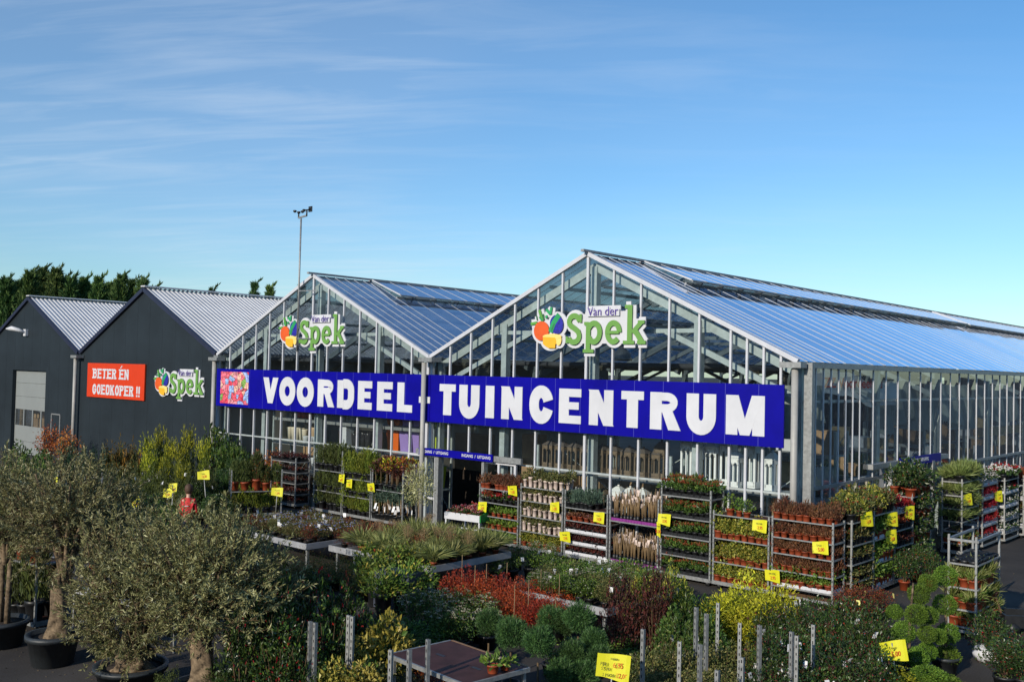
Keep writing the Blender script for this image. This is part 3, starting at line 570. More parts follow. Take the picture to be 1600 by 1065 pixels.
# fruit-and-name logo boards
GREENL = mat("logo green", (.13, .30, .06), .5, 0, .04, 4); VIO = mat("logo violet", (.09, .05, .28), .5, 0, 0); TOM = mat("tomato red", (.68, .10, .015), .45, 0, .12, 3); BERRY = mat("berry blue", (.02, .02, .32), .5, 0, .45, 16); CHEESE = mat("cheese yellow", (.80, .42, .02), .5, 0, .08, 3); CHEESE2 = mat("cheese light", (.85, .62, .18), .5, 0, .05, 3); LEAFG = mat("logo leaf green", (.02, .30, .10), .5, 0, .1, 3); LEAFD = mat("logo dark leaf", (.03, .16, .05), .5, 0, .1, 3); LG2 = mat("logo mid green", (.10, .32, .05), .5, 0, .1, 3)
def logo(xl, xr_, zt, zb, y, label):
    kx = (xr_-xl)/1440; kz = (zt-zb)/640
    T = lambda pts: [(xl+(a-60)*kx, zt-(b_-245)*kz) for a, b_ in pts]
    r = empty("logo_board", label, "sign", ((xl+xr_)/2, y, zb)); off = np.array(((xl+xr_)/2, y, zb))
    back, face, fruit, nm = MB(), MB(), MB(), MB(); k_ = [0]
    def st(pts, wd, mt=GREENL, close=False, mb=face, mg=36):
        k_[0] += 1; sc_ = (kx+kz)/2
        strip(back, T(pts), (wd+2*mg)*sc_, WHITE, -.02-.0006*k_[0], .04, close); strip(mb, T(pts), wd*sc_, mt, -.075-.0012*(k_[0] % 9), .02, close)
    def ds(cx, cy, rx, ry, mt, rot=0, mg=36, lay=0):
        k_[0] += 1; c_ = T([(cx, cy)])[0]; disc(back, c_[0], c_[1], (rx+mg)*kx, (ry+mg)*kz, WHITE, -.02-.0006*k_[0], .04, 28, rot); disc(fruit, c_[0], c_[1], rx*kx, ry*kz, mt, -.075-.004*lay, .02, 28, rot)
    A = lambda cx, cy, rx, ry, a0, a1, n=16: [(cx+rx*math.cos(R(a0+(a1-a0)*i/n)), cy-ry*math.sin(R(a0+(a1-a0)*i/n))) for i in range(n+1)]
    st([(706, 470)]+A(640, 482, 60, 70, 20, 200, 10)+[(600, 530), (650, 565), (690, 600)]+A(638, 652, 66, 72, 30, -160, 10), 58); st([(718, 392), (718, 492)], 30); st([(556, 655), (556, 735)], 30)
    st([(812, 490), (812, 830)], 56); st([(764, 506), (812, 506)], 34); st([(754, 828), (880, 828)], 36); st(A(880, 612, 68, 108, 150, -150, 20), 58)
    st([(1028, 612), (1168, 612)], 32); st(A(1102, 612, 68, 108, 0, 318, 22), 56)
    st([(1285, 305), (1285, 745)], 58); st([(1230, 322), (1285, 322)], 36); st([(1214, 728), (1338, 728)], 36); st([(1318, 618), (1415, 500)], 48); st([(1376, 500), (1448, 500)], 34); st([(1345, 590), (1428, 735)], 56); st([(1372, 728), (1464, 728)], 36)
    st([(800, 385), (1170, 385)], 70, WHITE, mg=40)
    for q_ in ([(590, 600), (1400, 600)], [(760, 480), (1300, 480)]): k_[0] += 1; strip(back, T(q_), 250*(kx+kz)/2 if q_[0][1] > 500 else 200*(kx+kz)/2, WHITE, -.019-.0006*k_[0], .04)
    ds(235, 585, 96, 118, TOM, 0, 40, 2); ds(425, 510, 82, 116, BERRY, .35, 40, 1); ds(345, 720, 85, 66, CHEESE, 0, 42, 3); ds(455, 700, 36, 62, CHEESE2, 0, 36, 2); ds(375, 655, 118, 32, CHEESE2, 0, 30, 4); poly(fruit, T([(262, 660), (262, 745), (335, 795), (418, 795), (418, 668)]), CHEESE, -.0925)
    for pts, wd, mt in (([(350, 600), (390, 490), (455, 395)], 62, LEAFG), ([(365, 590), (400, 500)], 16, LEAFD), ([(240, 460), (200, 330)], 34, LG2), ([(262, 455), (250, 380)], 14, LEAFD), ([(175, 455), (165, 400)], 10, LEAFD), ([(95, 498), (175, 485)], 30, LG2), ([(340, 380), (290, 325)], 30, LEAFG), ([(345, 385), (356, 300)], 28, LEAFG), ([(300, 430), (290, 400)], 30, LEAFG), ([(250, 470), (205, 415)], 18, LEAFG)): st(pts, wd, mt, False, fruit, 32)
    for mb, nme in ((back, "backing"), (face, "lettering"), (fruit, "fruit_emblem")):
        mb.v = [q_-np.array((off[0], 0, off[2])) for q_ in mb.v]; mb.build(nme, r)
    c_ = T([(985, 372)])[0]; textmesh("script", "Van der", VIO, r, 146*kz, (c_[0]-off[0], -.105, c_[1]-off[2]), (R(90), 0, 0), 0.0, kx/kz*.76)
    return r
logo(15.08, 18.81, 6.28, 4.94, -.2, "fruit logo board at the peak of the corner glasshouse gable")
logo(3.99, 7.65, 6.30, 4.96, -.2, "fruit logo board on the gable behind the thin mast")
logo(-4.55, -.72, 4.42, 3.10, -.03, "fruit logo board on the charcoal shed right of the red sign")
#@@OBJECTS
# ------------------------------------------------------------------ foliage kit
def dirs(n):
    d = NR.normal(size=(n, 3)); return d/np.linalg.norm(d, axis=1)[:, None]
def clump(P, f, ph):
    return .5*(np.sin(P[:, 0]*f+ph)+np.sin(P[:, 1]*f*1.13+ph*2.1)*.8+np.sin(P[:, 2]*f*.9+ph*.7)*.8)/1.3
def tones(P, f, a=.28, b_=.22):
    return np.clip(.5+a*clump(P, f, NR.uniform(0, 6))+b_*NR.normal(size=len(P)), 0, 1)
def cloud(n, shape, r, h, z0, lump=.15, shell=.5):
    d = dirs(n); u = NR.rand(n)
    rad = (1-shell*NR.rand(n)**1.6)
    lm = 1+lump*clump(d, 5.5, NR.uniform(0, 6))*1.4
    if shape == 'ball': P = d*(rad*lm)[:, None]*np.array((r, r, h/2))+np.array((0, 0, z0+h/2)); O = d
    elif shape == 'plumes':
        k = 8; ca = NR.rand(k)*6.28; cr = r*.62*np.sqrt(NR.rand(k)); cr[0] = 0; hs = h*NR.uniform(.62, 1, k); hs[0] = h; w_ = NR.uniform(.34, .5, k)*r; i_ = NR.randint(k, size=n)
        t = 1-np.sqrt(NR.rand(n)*.995); t = t**.8; a = NR.rand(n)*6.28; q = w_[i_]*(1-t)**.7*(.35+.65*np.sqrt(NR.rand(n)))*(1+.25*np.sin(a*3+t*14))
        sp_ = (.75+.5*t); P = np.stack([cr[i_]*np.cos(ca[i_])*sp_+q*np.cos(a), cr[i_]*np.sin(ca[i_])*sp_+q*np.sin(a), z0+t*hs[i_]], 1); O = np.stack([np.cos(a), np.sin(a), np.full(n, .5)], 1)
    elif shape == 'dome':
        d[:, 2] = np.abs(d[:, 2]); P = d*(rad*lm)[:, None]*np.array((r, r, h))+np.array((0, 0, z0)); O = d
    else:
        a = NR.rand(n)*2*math.pi
        if shape == 'cone': t = 1-np.sqrt(NR.rand(n)*.995); rr = r*(1-t)**.85*np.clip(t*9+.35, 0, 1)
        elif shape == 'column': t = NR.rand(n); rr = r*np.sqrt(np.clip(1-t**4.5, .03, 1))*np.clip(t*5+.55, 0, 1); t = t*(1+lump*.5*np.sin(a*2+1)+lump*.4*np.sin(a*5))/(1+lump*.6)
        else: t = NR.rand(n)**.8; rr = r*np.ones(n)
        k = rr*(np.sqrt(NR.rand(n))*.45+.55 if shape != 'disk' else np.sqrt(NR.rand(n)))*(1+lump*np.sin(a*3+t*9)*np.cos(a*2-t*5))
        P = np.stack([k*np.cos(a), k*np.sin(a), z0+t*h], 1); O = np.stack([np.cos(a), np.sin(a), .35*np.ones(n)], 1)
    return P, O
def foliage(m, mt, n, shape, r, h, z0, L_, W_, up=.3, rnd_=.6, lump=.15, shell=.5, f=None, fold=.25):
    P, O = cloud(n, shape, r, h, z0, lump, shell)
    D = O*(1-up)+np.array((0, 0, 1))*up+NR.normal(size=(n, 3))*rnd_
    s_ = NR.uniform(.7, 1.25, n); m.leaves(P, D, L_*s_, W_*s_, mt, tones(P, f or 5/max(r, .02)), fold); return P
def specks(m, mt, P, n, s_, up=0, flat=False):
    """small flower heads / buds / tags: tiny faceted balls on the outside of the foliage"""
    if n > len(P): n = len(P)
    idx = NR.choice(len(P), n, replace=False); c = P[idx].copy(); c[:, 2] += up
    o = np.array([(1, 0, 0), (-1, 0, 0), (0, 1, 0), (0, -1, 0), (0, 0, .8), (0, 0, -.8)]); F = np.array([(0, 2, 4), (2, 1, 4), (1, 3, 4), (3, 0, 4), (2, 0, 5), (1, 2, 5), (3, 1, 5), (0, 3, 5)])
    sz = s_*NR.uniform(.7, 1.3, n)
    V = (c[:, None, :]+o[None]*sz[:, None, None]*NR.uniform(.7, 1.2, (n, 6, 1))).reshape(-1, 3)
    FF = (F[None]+6*np.arange(n)[:, None, None]).reshape(-1, 3); m.add(V, FF, mt, tone=np.repeat(NR.rand(n), 8))
def tags_(m, P, n, mt, w_=.02, h_=.05):
    idx = NR.choice(len(P), n, replace=False)
    for i in idx:
        p = P[i]; a = NR.uniform(0, 3.1); x = np.array((math.cos(a), math.sin(a), 0))*w_; z = np.array((NR.uniform(-.4, .4)*h_, NR.uniform(-.4, .4)*h_, h_)); y_ = np.cross(x, z); y_ = y_/np.linalg.norm(y_)*.0015
        m.add([p-x-y_, p+x-y_, p+x+z-y_, p-x+z-y_, p-x+y_, p+x+y_, p+x+z+y_, p-x+z+y_], [(0, 1, 2, 3), (7, 6, 5, 4), (0, 4, 5, 1), (2, 6, 7, 3), (1, 5, 6, 2), (0, 3, 7, 4)], mt)
def potprof(m, mt, r, h, soil=True, n=12, rim=True):
    t = .86; m.lathe([(r*.74, 0), (r*.76, 0.004), (r*.95, h*.82)]+([(r*1.03, h*.82), (r*1.04, h)] if rim else [(r, h)])+[(r*.93, h), (r*.90, h*t)], mt, n)
    if soil: m.lathe([(r*.93, h*t), (0.001, h*t+.004)], SOIL, n)
LM = dict(
 heather=leafmat("heather sprigs", [(0, (0.0525, 0.042, 0.018)), (.4, (0.1125, 0.048, 0.024)), (.75, (0.195, 0.075, 0.039)), (1, (0.255, 0.1275, 0.0525))]),
 rust=leafmat("rust red sprigs", [(0, (0.0675, 0.042, 0.015)), (.4, (0.18, 0.042, 0.018)), (.8, (0.3, 0.06, 0.024)), (1, (0.36, 0.12, 0.03))]),
 skim=leafmat("leathery green leaves", [(0, (0.0225, 0.04875, 0.0132)), (.5, (0.05625, 0.1162, 0.0231)), (1, (0.1594, 0.225, 0.0462))], .4),
 budred=leafmat("red buds", [(0, (0.15, 0.0225, 0.018)), (1, (0.39, 0.06, 0.0375))], .6, 0),
 euon=leafmat("yellow edged leaves", [(0, (0.045, 0.09, 0.018)), (.35, (0.135, 0.18, 0.027)), (.7, (0.36, 0.33, 0.045)), (1, (0.54, 0.465, 0.09))], .45),
 fresh=leafmat("fresh green leaves", [(0, (0.04312, 0.08625, 0.015)), (.5, (0.1035, 0.1898, 0.027)), (1, (0.2242, 0.3105, 0.045))]),
 dark=leafmat("dark green leaves", [(0, (0.0144, 0.03, 0.0099)), (.6, (0.036, 0.075, 0.0165)), (1, (0.099, 0.1594, 0.033))], .35, .15, .5),
 blue=leafmat("blue green needles", [(0, (0.033, 0.063, 0.045)), (.6, (0.075, 0.1275, 0.09)), (1, (0.15, 0.225, 0.15))]),
 conif=leafmat("conifer sprays", [(0, (0.03, 0.045, 0.012)), (.5, (0.0675, 0.09, 0.021)), (1, (0.1275, 0.15, 0.036))], .6),
 thuja=leafmat("deep green sprays", [(0, (0.012, 0.033, 0.018)), (.6, (0.027, 0.072, 0.036)), (1, (0.0525, 0.12, 0.06))], .6),
 gold=leafmat("golden sprays", [(0, (0.1215, 0.144, 0.0144)), (.5, (0.3443, 0.36, 0.0216)), (1, (0.6885, 0.648, 0.036))], .6),
 bronze=leafmat("bronze sprays", [(0, (0.0675, 0.057, 0.012)), (.5, (0.18, 0.1125, 0.021)), (1, (0.345, 0.18, 0.03))], .6),
 tallg=leafmat("yellow green sprays", [(0, (0.05175, 0.081, 0.009)), (.55, (0.1294, 0.171, 0.018)), (1, (0.2932, 0.306, 0.03))], .6),
 pine=leafmat("pine needles", [(0, (0.0225, 0.0525, 0.018)), (.6, (0.06, 0.1275, 0.036)), (1, (0.12, 0.225, 0.06))], .5),
 bonsai=leafmat("clipped green", [(0, (0.054, 0.1031, 0.0132)), (.6, (0.117, 0.2156, 0.0231)), (1, (0.216, 0.3375, 0.0396))], .6),
 holly=leafmat("variegated holly leaves", [(0, (0.032, 0.056, 0.0096)), (.3, (0.112, 0.112, 0.024)), (.55, (0.336, 0.272, 0.048)), (1, (0.48, 0.4, 0.112))], .35),
 dull=leafmat("dull spotted leaves", [(0, (0.03, 0.0525, 0.015)), (.5, (0.09, 0.105, 0.027)), (1, (0.3, 0.255, 0.09))]),
 purple=leafmat("dark purple leaves", [(0, (0.027, 0.015, 0.012)), (.6, (0.075, 0.024, 0.0195)), (1, (0.18, 0.045, 0.03))]),
 nandina=leafmat("orange red leaves", [(0, (0.1215, 0.0297, 0.0135)), (.5, (0.351, 0.0513, 0.0162)), (1, (0.567, 0.1148, 0.0243))]),
 olive=leafmat("olive leaves", [(0, (0.1238, 0.131, 0.0483)), (.45, (0.2766, 0.2766, 0.115)), (.8, (0.495, 0.4805, 0.23)), (1, (0.6944, 0.6944, 0.414))], .45, .15, .45),
 grass=leafmat("long grass blades", [(0, (0.075, 0.0975, 0.027)), (.5, (0.18, 0.21, 0.06)), (1, (0.42, 0.42, 0.165))]),
 strawb=leafmat("straw flower stalks", [(0, (0.195, 0.135, 0.06)), (1, (0.45, 0.33, 0.18))]),
 tuft=leafmat("fine tufted grass", [(0, (0.09, 0.1275, 0.03)), (.6, (0.195, 0.255, 0.075)), (1, (0.36, 0.405, 0.15))]),
 autumn=leafmat("autumn leaves", [(0, (0.21, 0.0525, 0.015)), (.5, (0.45, 0.1275, 0.024)), (1, (0.63, 0.3, 0.045))]),
 white=leafmat("white petals", [(0, (0.4675, 0.442, 0.408)), (1, (0.697, 0.68, 0.663))], .6, .1),
 redp=leafmat("red petals", [(0, (0.187, 0.0068, 0.0102)), (1, (0.408, 0.017, 0.0255))], .5, .1),
 pinkp=leafmat("pink petals", [(0, (0.323, 0.085, 0.102)), (1, (0.527, 0.272, 0.272))], .5, .1),
 yellp=leafmat("yellow petals", [(0, (0.425, 0.272, 0.017)), (1, (0.595, 0.4675, 0.0425))], .5, .1),
 bluep=leafmat("blue petals", [(0, (0.119, 0.153, 0.3825)), (1, (0.289, 0.357, 0.595))], .5, .1),
 cream=leafmat("cream flower heads", [(0, (0.255, 0.2295, 0.153)), (1, (0.51, 0.476, 0.357))], .6, .1),
 berry=leafmat("red berries", [(0, (0.33, 0.018, 0.015)), (1, (0.63, 0.045, 0.03))], .3, 0),
 crown=leafmat("far conifer sprays", [(0, (0.02308, 0.05566, 0.01778)), (.6, (0.06156, 0.1193, 0.0326)), (1, (0.1539, 0.2187, 0.05335))], .6, .1),
)
CARDW = mat("white plant label", (.75, .75, .76), .5, 0, 0); CARDY = mat("yellow plant label", (.72, .66, .22), .5, 0, 0); CANE = mat("bamboo cane", (.24, .16, .08), .7, 0, .2, 12); PAPER = mat("pale pot sleeve", (.62, .50, .44), .6, 0, .1, 8)
# each small plant: (pot mesh, foliage mesh); the pot is the thing, the foliage its part
def small(kind):
    p, m = MB(), MB(); k = kind
    if k == 'heather': potprof(p, TERRA, .062, .085); foliage(m, LM['heather'], 190, 'dome', .115, .15, .075, .05, .013, .75, .35)
    elif k == 'rust_heather': potprof(p, BLACKP, .065, .10); foliage(m, LM['rust'], 170, 'dome', .105, .14, .10, .05, .014, .75, .35)
    elif k == 'skimmia':
        potprof(p, BLACKP, .06, .10); foliage(m, LM['skim'], 75, 'dome', .10, .13, .10, .065, .026, .35, .5); P = foliage(m, LM['rust'], 55, 'disk', .085, .035, .20, .03, .016, .8, .4)
    elif k == 'euonymus': potprof(p, TERRA, .06, .085); P = foliage(m, LM['euon'], 210, 'ball', .115, .26, .05, .034, .020, .3, .7)
    elif k == 'herb':
        potprof(p, PAPER, .045, .15); foliage(m, LM['dull'], 110, 'ball', .085, .15, .14, .045, .02, .4, .6)
    elif k == 'primula':
        potprof(p, TERRA, .06, .085); P = foliage(m, LM['fresh'], 46, 'dome', .11, .08, .085, .075, .038, .2, .5); specks(m, LM['cream'], P, 5, .014, .02)
    elif k == 'cyclamen_white': potprof(p, BLACKP, .06, .085); P = foliage(m, LM['dark'], 40, 'dome', .09, .07, .085, .05, .04, .1, .4); specks(m, LM['white'], P, 18, .017, .07)
    elif k == 'cyclamen_red': potprof(p, BLACKP, .06, .085); P = foliage(m, LM['dark'], 40, 'dome', .09, .07, .085, .05, .04, .1, .4); specks(m, LM['redp'], P, 20, .017, .06)
    elif k == 'cyclamen_pink': potprof(p, TERRA, .065, .09); P = foliage(m, LM['dark'], 40, 'dome', .10, .08, .09, .05, .04, .1, .4); specks(m, LM['pinkp'], P, 16, .017, .06); specks(m, LM['redp'], P, 10, .016, .06)
    elif k == 'rosemary': potprof(p, BLACKP, .06, .10); foliage(m, LM['blue'], 170, 'column', .09, .20, .09, .05, .010, .8, .3)
    elif k == 'sempervivum': potprof(p, TERRA, .065, .09); foliage(m, LM['heather'], 90, 'dome', .08, .05, .085, .035, .02, .5, .4); foliage(m, LM['pinkp'], 20, 'dome', .075, .055, .085, .02, .014, .5, .4)
    elif k == 'gaultheria': potprof(p, BLACKP, .055, .08); P = foliage(m, LM['purple'], 110, 'dome', .085, .10, .08, .035, .018, .4, .5); specks(m, LM['redp'], P, 8, .010, .0)
    elif k == 'small_conifer': potprof(p, BLACKP, .075, .14); P = foliage(m, LM['conif'], 300, 'column', .105, .40, .13, .07, .014, .85, .25)
    elif k == 'fuzzy_conifer': potprof(p, BLACKP, .075, .12); foliage(m, LM['tallg'], 330, 'column', .12, .38, .11, .07, .014, .8, .28)
    elif k == 'pieris': potprof(p, BLACKP, .065, .11); P = foliage(m, LM['dull'], 120, 'dome', .12, .17, .10, .055, .018, .5, .6); specks(m, LM['rust'], P, 10, .016, .01)
    elif k == 'fresh_shrub': potprof(p, TERRA, .065, .10); foliage(m, LM['fresh'], 150, 'ball', .115, .22, .09, .04, .022, .3, .7)
    elif k == 'tuft': potprof(p, BLACKP, .07, .09); foliage(m, LM['tuft'], 260, 'dome', .075, .05, .085, .17, .013, .45, .45, fold=.1)
    elif k == 'variegated_grass': potprof(p, TERRA, .07, .10); foliage(m, LM['grass'], 120, 'dome', .05, .06, .095, .12, .012, .6, .45, fold=.1); foliage(m, LM['fresh'], 60, 'dome', .07, .08, .095, .07, .014, .6, .45)
    elif k == 'white_daisy': potprof(p, WHITEP, .06, .09); P = foliage(m, LM['dark'], 90, 'dome', .10, .12, .085, .045, .02, .3, .6); specks(m, LM['white'], P, 22, .016, .02)
    elif k == 'red_foliage': potprof(p, WHITEP, .06, .08); foliage(m, LM['redp'], 130, 'dome', .095, .15, .08, .05, .014, .6, .4); foliage(m, LM['purple'], 40, 'dome', .09, .1, .08, .05, .014, .6, .4)
    elif k == 'camellia':
        potprof(p, TERRA, .10, .16); P = foliage(m, LM['dark'], 240, 'ball', .21, .34, .17, .07, .034, .25, .6); specks(m, LM['cream'], P, 16, .016); specks(m, LM['rust'], P, 12, .016); m.tube([(0, 0, .12), (.01, 0, .3)], .01, TWIG, 5)
    elif k == 'orange_pot_conifer': potprof(p, TERRA, .135, .27, n=18); foliage(m, LM['conif'], 900, 'column', .20, .62, .25, .10, .018, .85, .25); foliage(m, LM['dark'], 200, 'column', .15, .5, .25, .10, .018, .85, .25)
    elif k == 'standard_globe':
        potprof(p, BLACKP, .07, .11); m.tube([(0, 0, .08), (.006, 0, .36)], .009, CANE, 5); foliage(m, LM['blue'], 170, 'ball', .115, .19, .32, .05, .012, .3, .5); tags_(m, np.array([(.05, -.06, .15)]), 1, CARDW, .022, .09)
    elif k == 'orange_standard':
        potprof(p, BLACKP, .075, .12); m.tube([(0, 0, .08), (.012, 0, .45)], .01, TWIG, 5); foliage(m, LM['autumn'], 80, 'ball', .15, .22, .40, .05, .03, .2, .7); foliage(m, LM['gold'], 80, 'ball', .15, .22, .40, .05, .03, .2, .7)
    elif k == 'purple_standard':
        potprof(p, BLACKP, .075, .12); m.tube([(0, 0, .08), (.012, 0, .42)], .01, TWIG, 5); foliage(m, LM['purple'], 150, 'ball', .15, .24, .36, .05, .026, .2, .7)
    elif k == 'bare_rose':
        p.lathe([(.03, 0), (.036, .09), (.02, .12), (.001, .13)], BLACKP, 8)
        for q in range(7):
            a = q*.9; x_, y_ = .022*math.cos(a), .022*math.sin(a); m.tube([(x_*.4, y_*.4, .1), (x_, y_, .3), (x_*1.8, y_*1.8, .44+.05*math.sin(q*2))], [.006, .006, .004], CANE, 4)
        tags_(m, np.array([(0, -.03, .36)]), 1, PAPER, .028, .09)
    elif k == 'empty_cell': p.lathe([(.05, 0), (.07, .05), (.062, .05), (.045, .01)], BLACKP, 8); return p.mesh("empty_pot"), None
    return p.mesh(k+"_pot"), m.mesh(k+"_foliage")
SM = {}
def smallv(kind):
    if kind not in SM: SM[kind] = [small(kind) for _ in range(3)]
    return rnd.choice(SM[kind])
PNAME = dict(heather='brown heather in terracotta pot', rust_heather='rust red heather in black pot', skimmia='red budded evergreen in black pot', euonymus='yellow variegated shrublet in terracotta pot', herb='green herb in pale sleeved pot', primula='leafy primrose in low terracotta pot', cyclamen_white='white flowering cyclamen', cyclamen_red='red flowering cyclamen', cyclamen_pink='pink and red flowering pot plant', rosemary='blue green rosemary', sempervivum='pinkish brown houseleek in terracotta pot', gaultheria='dark red leaved pot plant', small_conifer='slim green conifer in black pot', fuzzy_conifer='bushy yellow green conifer in black pot', pieris='bronze green shrublet in black pot', fresh_shrub='bright green shrublet in terracotta pot', tuft='fine tufted grass', variegated_grass='striped grass in terracotta pot', white_daisy='white flowering plant in white pot', red_foliage='crimson leaved plant in white pot', camellia='dark leaved camellia in terracotta pot', orange_pot_conifer='cone of conifer in large orange pot', standard_globe='blue green globe on a short stem', orange_standard='orange yellow shrub on a bare stem', purple_standard='purple shrub on a bare stem', bare_rose='bare rose stems with a picture tag', empty_cell='empty black pot')
PCAT = dict(camellia='camellia', bare_rose='rose', empty_cell='pot', orange_pot_conifer='conifer', small_conifer='conifer', fuzzy_conifer='conifer')
def put(kind, loc, rz=None, s=1.0, where='', sz=None):
    pm, fm = smallv(kind); s *= rnd.uniform(.84, 1.15)
    nm = 'potted_'+kind if kind not in ('empty_cell', 'bare_rose') else ('empty_pot' if kind == 'empty_cell' else 'bare_rose')
    o = inst(nm, pm, None, tuple(loc), rnd.uniform(0, 6.28) if rz is None else rz, (s, s, s*rnd.uniform(.86, 1.2) if sz is None else s*sz))
    lab = PNAME[kind]+', '+where; tag(o, lab, PCAT.get(kind, kind.replace('_', ' ') if kind in ('heather', 'skimmia', 'euonymus', 'primula', 'herb', 'rosemary') else 'potted plant'), lab)
    o.rotation_euler.x = rnd.uniform(-.05, .05); o.rotation_euler.y = rnd.uniform(-.05, .05)
    if fm: inst('foliage', fm, o)
    return o
# ------------------------------------------------------------------ plant trolleys
def trolley(label, ox, oy, rz, L_, W_, H_, levels, deck=None, posts=None, group="plant trolleys with galvanised posts"):
    t = empty("plant_trolley", label, "trolley", (ox, oy, 0), rz, group)
    for x_ in (.02, L_-.02):
        for y_ in (.02, W_-.02):
            m = MB(); a = .018; m.box((-a, -a, .14), (a, -a+.006, H_), GALV); m.box((-a, -a+.006, .14), (-a+.006, a, H_), GALV); m.box((a-.006, -a+.006, .14), (a, a, H_), GALV)
            for q in np.arange(.25, H_-.05, .1): m.box((-.006, -a-.001, q), (.006, -a, q+.03), BLACKP)
            m.build("post", t, (x_, y_, 0))
    m = MB(); m.box((0, 0, .12), (L_, W_, .125), WOOD)
    for a, c in (((0, -.01, .10), (L_, .02, .15)), ((0, W_-.02, .10), (L_, W_+.01, .15)), ((-.01, .02, .10), (.02, W_-.02, .15)), ((L_-.02, .02, .10), (L_+.01, W_-.02, .15))): m.box(a, c, GALV)
    m.build("base", t)
    for x_ in (.12, L_-.12):
        for y_ in (.1, W_-.1):
            m = MB(); m.tube([(0, -.018, .055), (0, .018, .055)], .055, BLACKP, 10); m.box((-.02, -.025, .06), (.02, .025, .12), GALV); m.build("caster", t, (x_, y_, 0))
    for z in levels:
        m = MB(); m.box((.04, .02, z-.018), (L_-.04, W_-.02, z-.004), deck or PLY)
        for a, c in (((.03, -.012, z-.018), (L_-.03, .018, z+.006)), ((.03, W_-.018, z-.018), (L_-.03, W_+.012, z+.006)), ((.0, .018, z-.022), (.035, W_-.018, z+.008)), ((L_-.035, .018, z-.022), (L_, W_-.018, z+.008))): m.box(a, c, GALV)
        m.build("shelf", t)
    return t
def growing_tray(t, x, y, z, w_, d, h, mt, label, cat='tray'):
    m = MB(); a = .012
    m.box((0, 0, 0), (w_, d, .008), mt)
    for lo, hi in (((0, 0, .008), (w_, a, h)), ((0, d-a, .008), (w_, d, h)), ((0, a, .008), (a, d-a, h)), ((w_-a, a, .008), (w_, d-a, h))): m.box(lo, hi, mt)
    k = 6
    for i in range(k): m.box((w_*(i+.3)/k, -.006, .01), (w_*(i+.7)/k, 0, h*.9), mt)
    p = t.matrix_basis @ Vector((x, y, z)); o = m.build("growing_tray", None, p, t.rotation_euler.z); return tag(o, label, cat, label)
def fill(t, L_, W_, z, kind, nx, ny, where, s=1.0, tray=None, x0=0, x1=None, mixk=None, sz=None):
    x1 = L_ if x1 is None else x1; M = Matrix.Translation(t.location) @ Matrix.Rotation(t.rotation_euler.z, 4, 'Z'); zz_ = z
    t_mb = t.matrix_basis
    if tray:
        tm, tn = {'white': (WHITEP, 'white'), 'black': (BLACKP, 'black'), 'purple': (PURP, 'purple')}[tray]; nt_ = max(1, round((x1-x0)/.46))
        for i in range(nt_):
            wd = (x1-x0-.08)/nt_; p = M @ Vector((x0+.04+i*wd+.004, .02, z)); m = MB(); h = .07; a = .012; d = W_-.03; wv = wd-.008
            m.box((0, 0, 0), (wv, d, .008), tm)
            for lo, hi in (((0, 0, .008), (wv, a, h)), ((0, d-a, .008), (wv, d, h)), ((0, a, .008), (a, d-a, h)), ((wv-a, a, .008), (wv, d-a, h))): m.box(lo, hi, tm)
            for q in range(5): m.box((wv*(q+.25)/5, -.007, .012), (wv*(q+.75)/5, 0, h*.85), tm)
            o = m.build("growing_tray", None, p, t.rotation_euler.z); lb = tn+" growing tray "+where; tag(o, lb, "tray", lb)
        zz_ = z+.009
    for j in range(ny):
        for i in range(nx):
            if rnd.random() < .05: continue
            x = x0+.09+(x1-x0-.18)*(i+.5*(.5 if j % 2 else 0))/max(1, nx-1+.25); y = .085+(W_-.17)*j/max(1, ny-1)
            p = M @ Vector((x+rnd.uniform(-.012, .012), y+rnd.uniform(-.01, .01), zz_))
            put(rnd.choice(mixk) if mixk else kind, p, None, s*1.24, where, sz)
ORD = ['bottom', 'second', 'third', 'fourth', 'fifth', 'sixth', 'seventh']
def sh(i, n, tr):
    return ('top shelf of ' if i == n-1 else 'bottom shelf of ' if i == 0 else ORD[i]+' shelf of ')+tr
FY = -.76
def front(ox, L_, H_, spec, label, nm):
    t = trolley(label, ox, FY, 0, L_, .56, H_, [q[0] for q in spec])
    for i, q in enumerate(spec):
        if q[1]: fill(t, L_, .56, q[0], q[1], q[2], q[3], sh(i, len(spec), nm), **(q[4] if len(q) > 4 else {}))
    return t
front(13.93, 1.38, 1.58, [(.17, 'primula', 7, 3), (.45, 'primula', 7, 3), (.77, 'primula', 7, 3), (1.12, 'cyclamen_white', 7, 3, dict(mixk=['cyclamen_white', 'cyclamen_red', 'rust_heather'])), (1.47, 'heather', 8, 3, dict(s=1.15))], "plant trolley of flowering pots nearest the front entrance", "the trolley by the entrance")
front(15.36, 1.38, 1.72, [(.17, 'euonymus', 6, 3), (.55, 'herb', 8, 3), (.92, 'herb', 8, 3), (1.30, 'herb', 8, 3), (1.64, 'herb', 8, 3, dict(s=1.05))], "plant trolley of pale sleeved herb pots", "the herb trolley")
front(16.78, 1.30, 1.70, [(.17, 'gaultheria', 7, 3, dict(tray='white')), (.42, 'gaultheria', 7, 3, dict(tray='white')), (.70, 'gaultheria', 7, 3, dict(tray='white')), (.98, 'sempervivum', 7, 3), (1.28, 'rosemary', 6, 3, dict(x1=.85))], "plant trolley with white trays below and rosemary on top", "the white tray trolley beside the roses")
front(18.12, 1.36, 1.74, [(.17, 'bare_rose', 13, 4, dict(tray='purple')), (1.12, 'bare_rose', 13, 4, dict(tray='purple'))], "plant trolley of bare rose stems in purple trays", "the rose trolley")
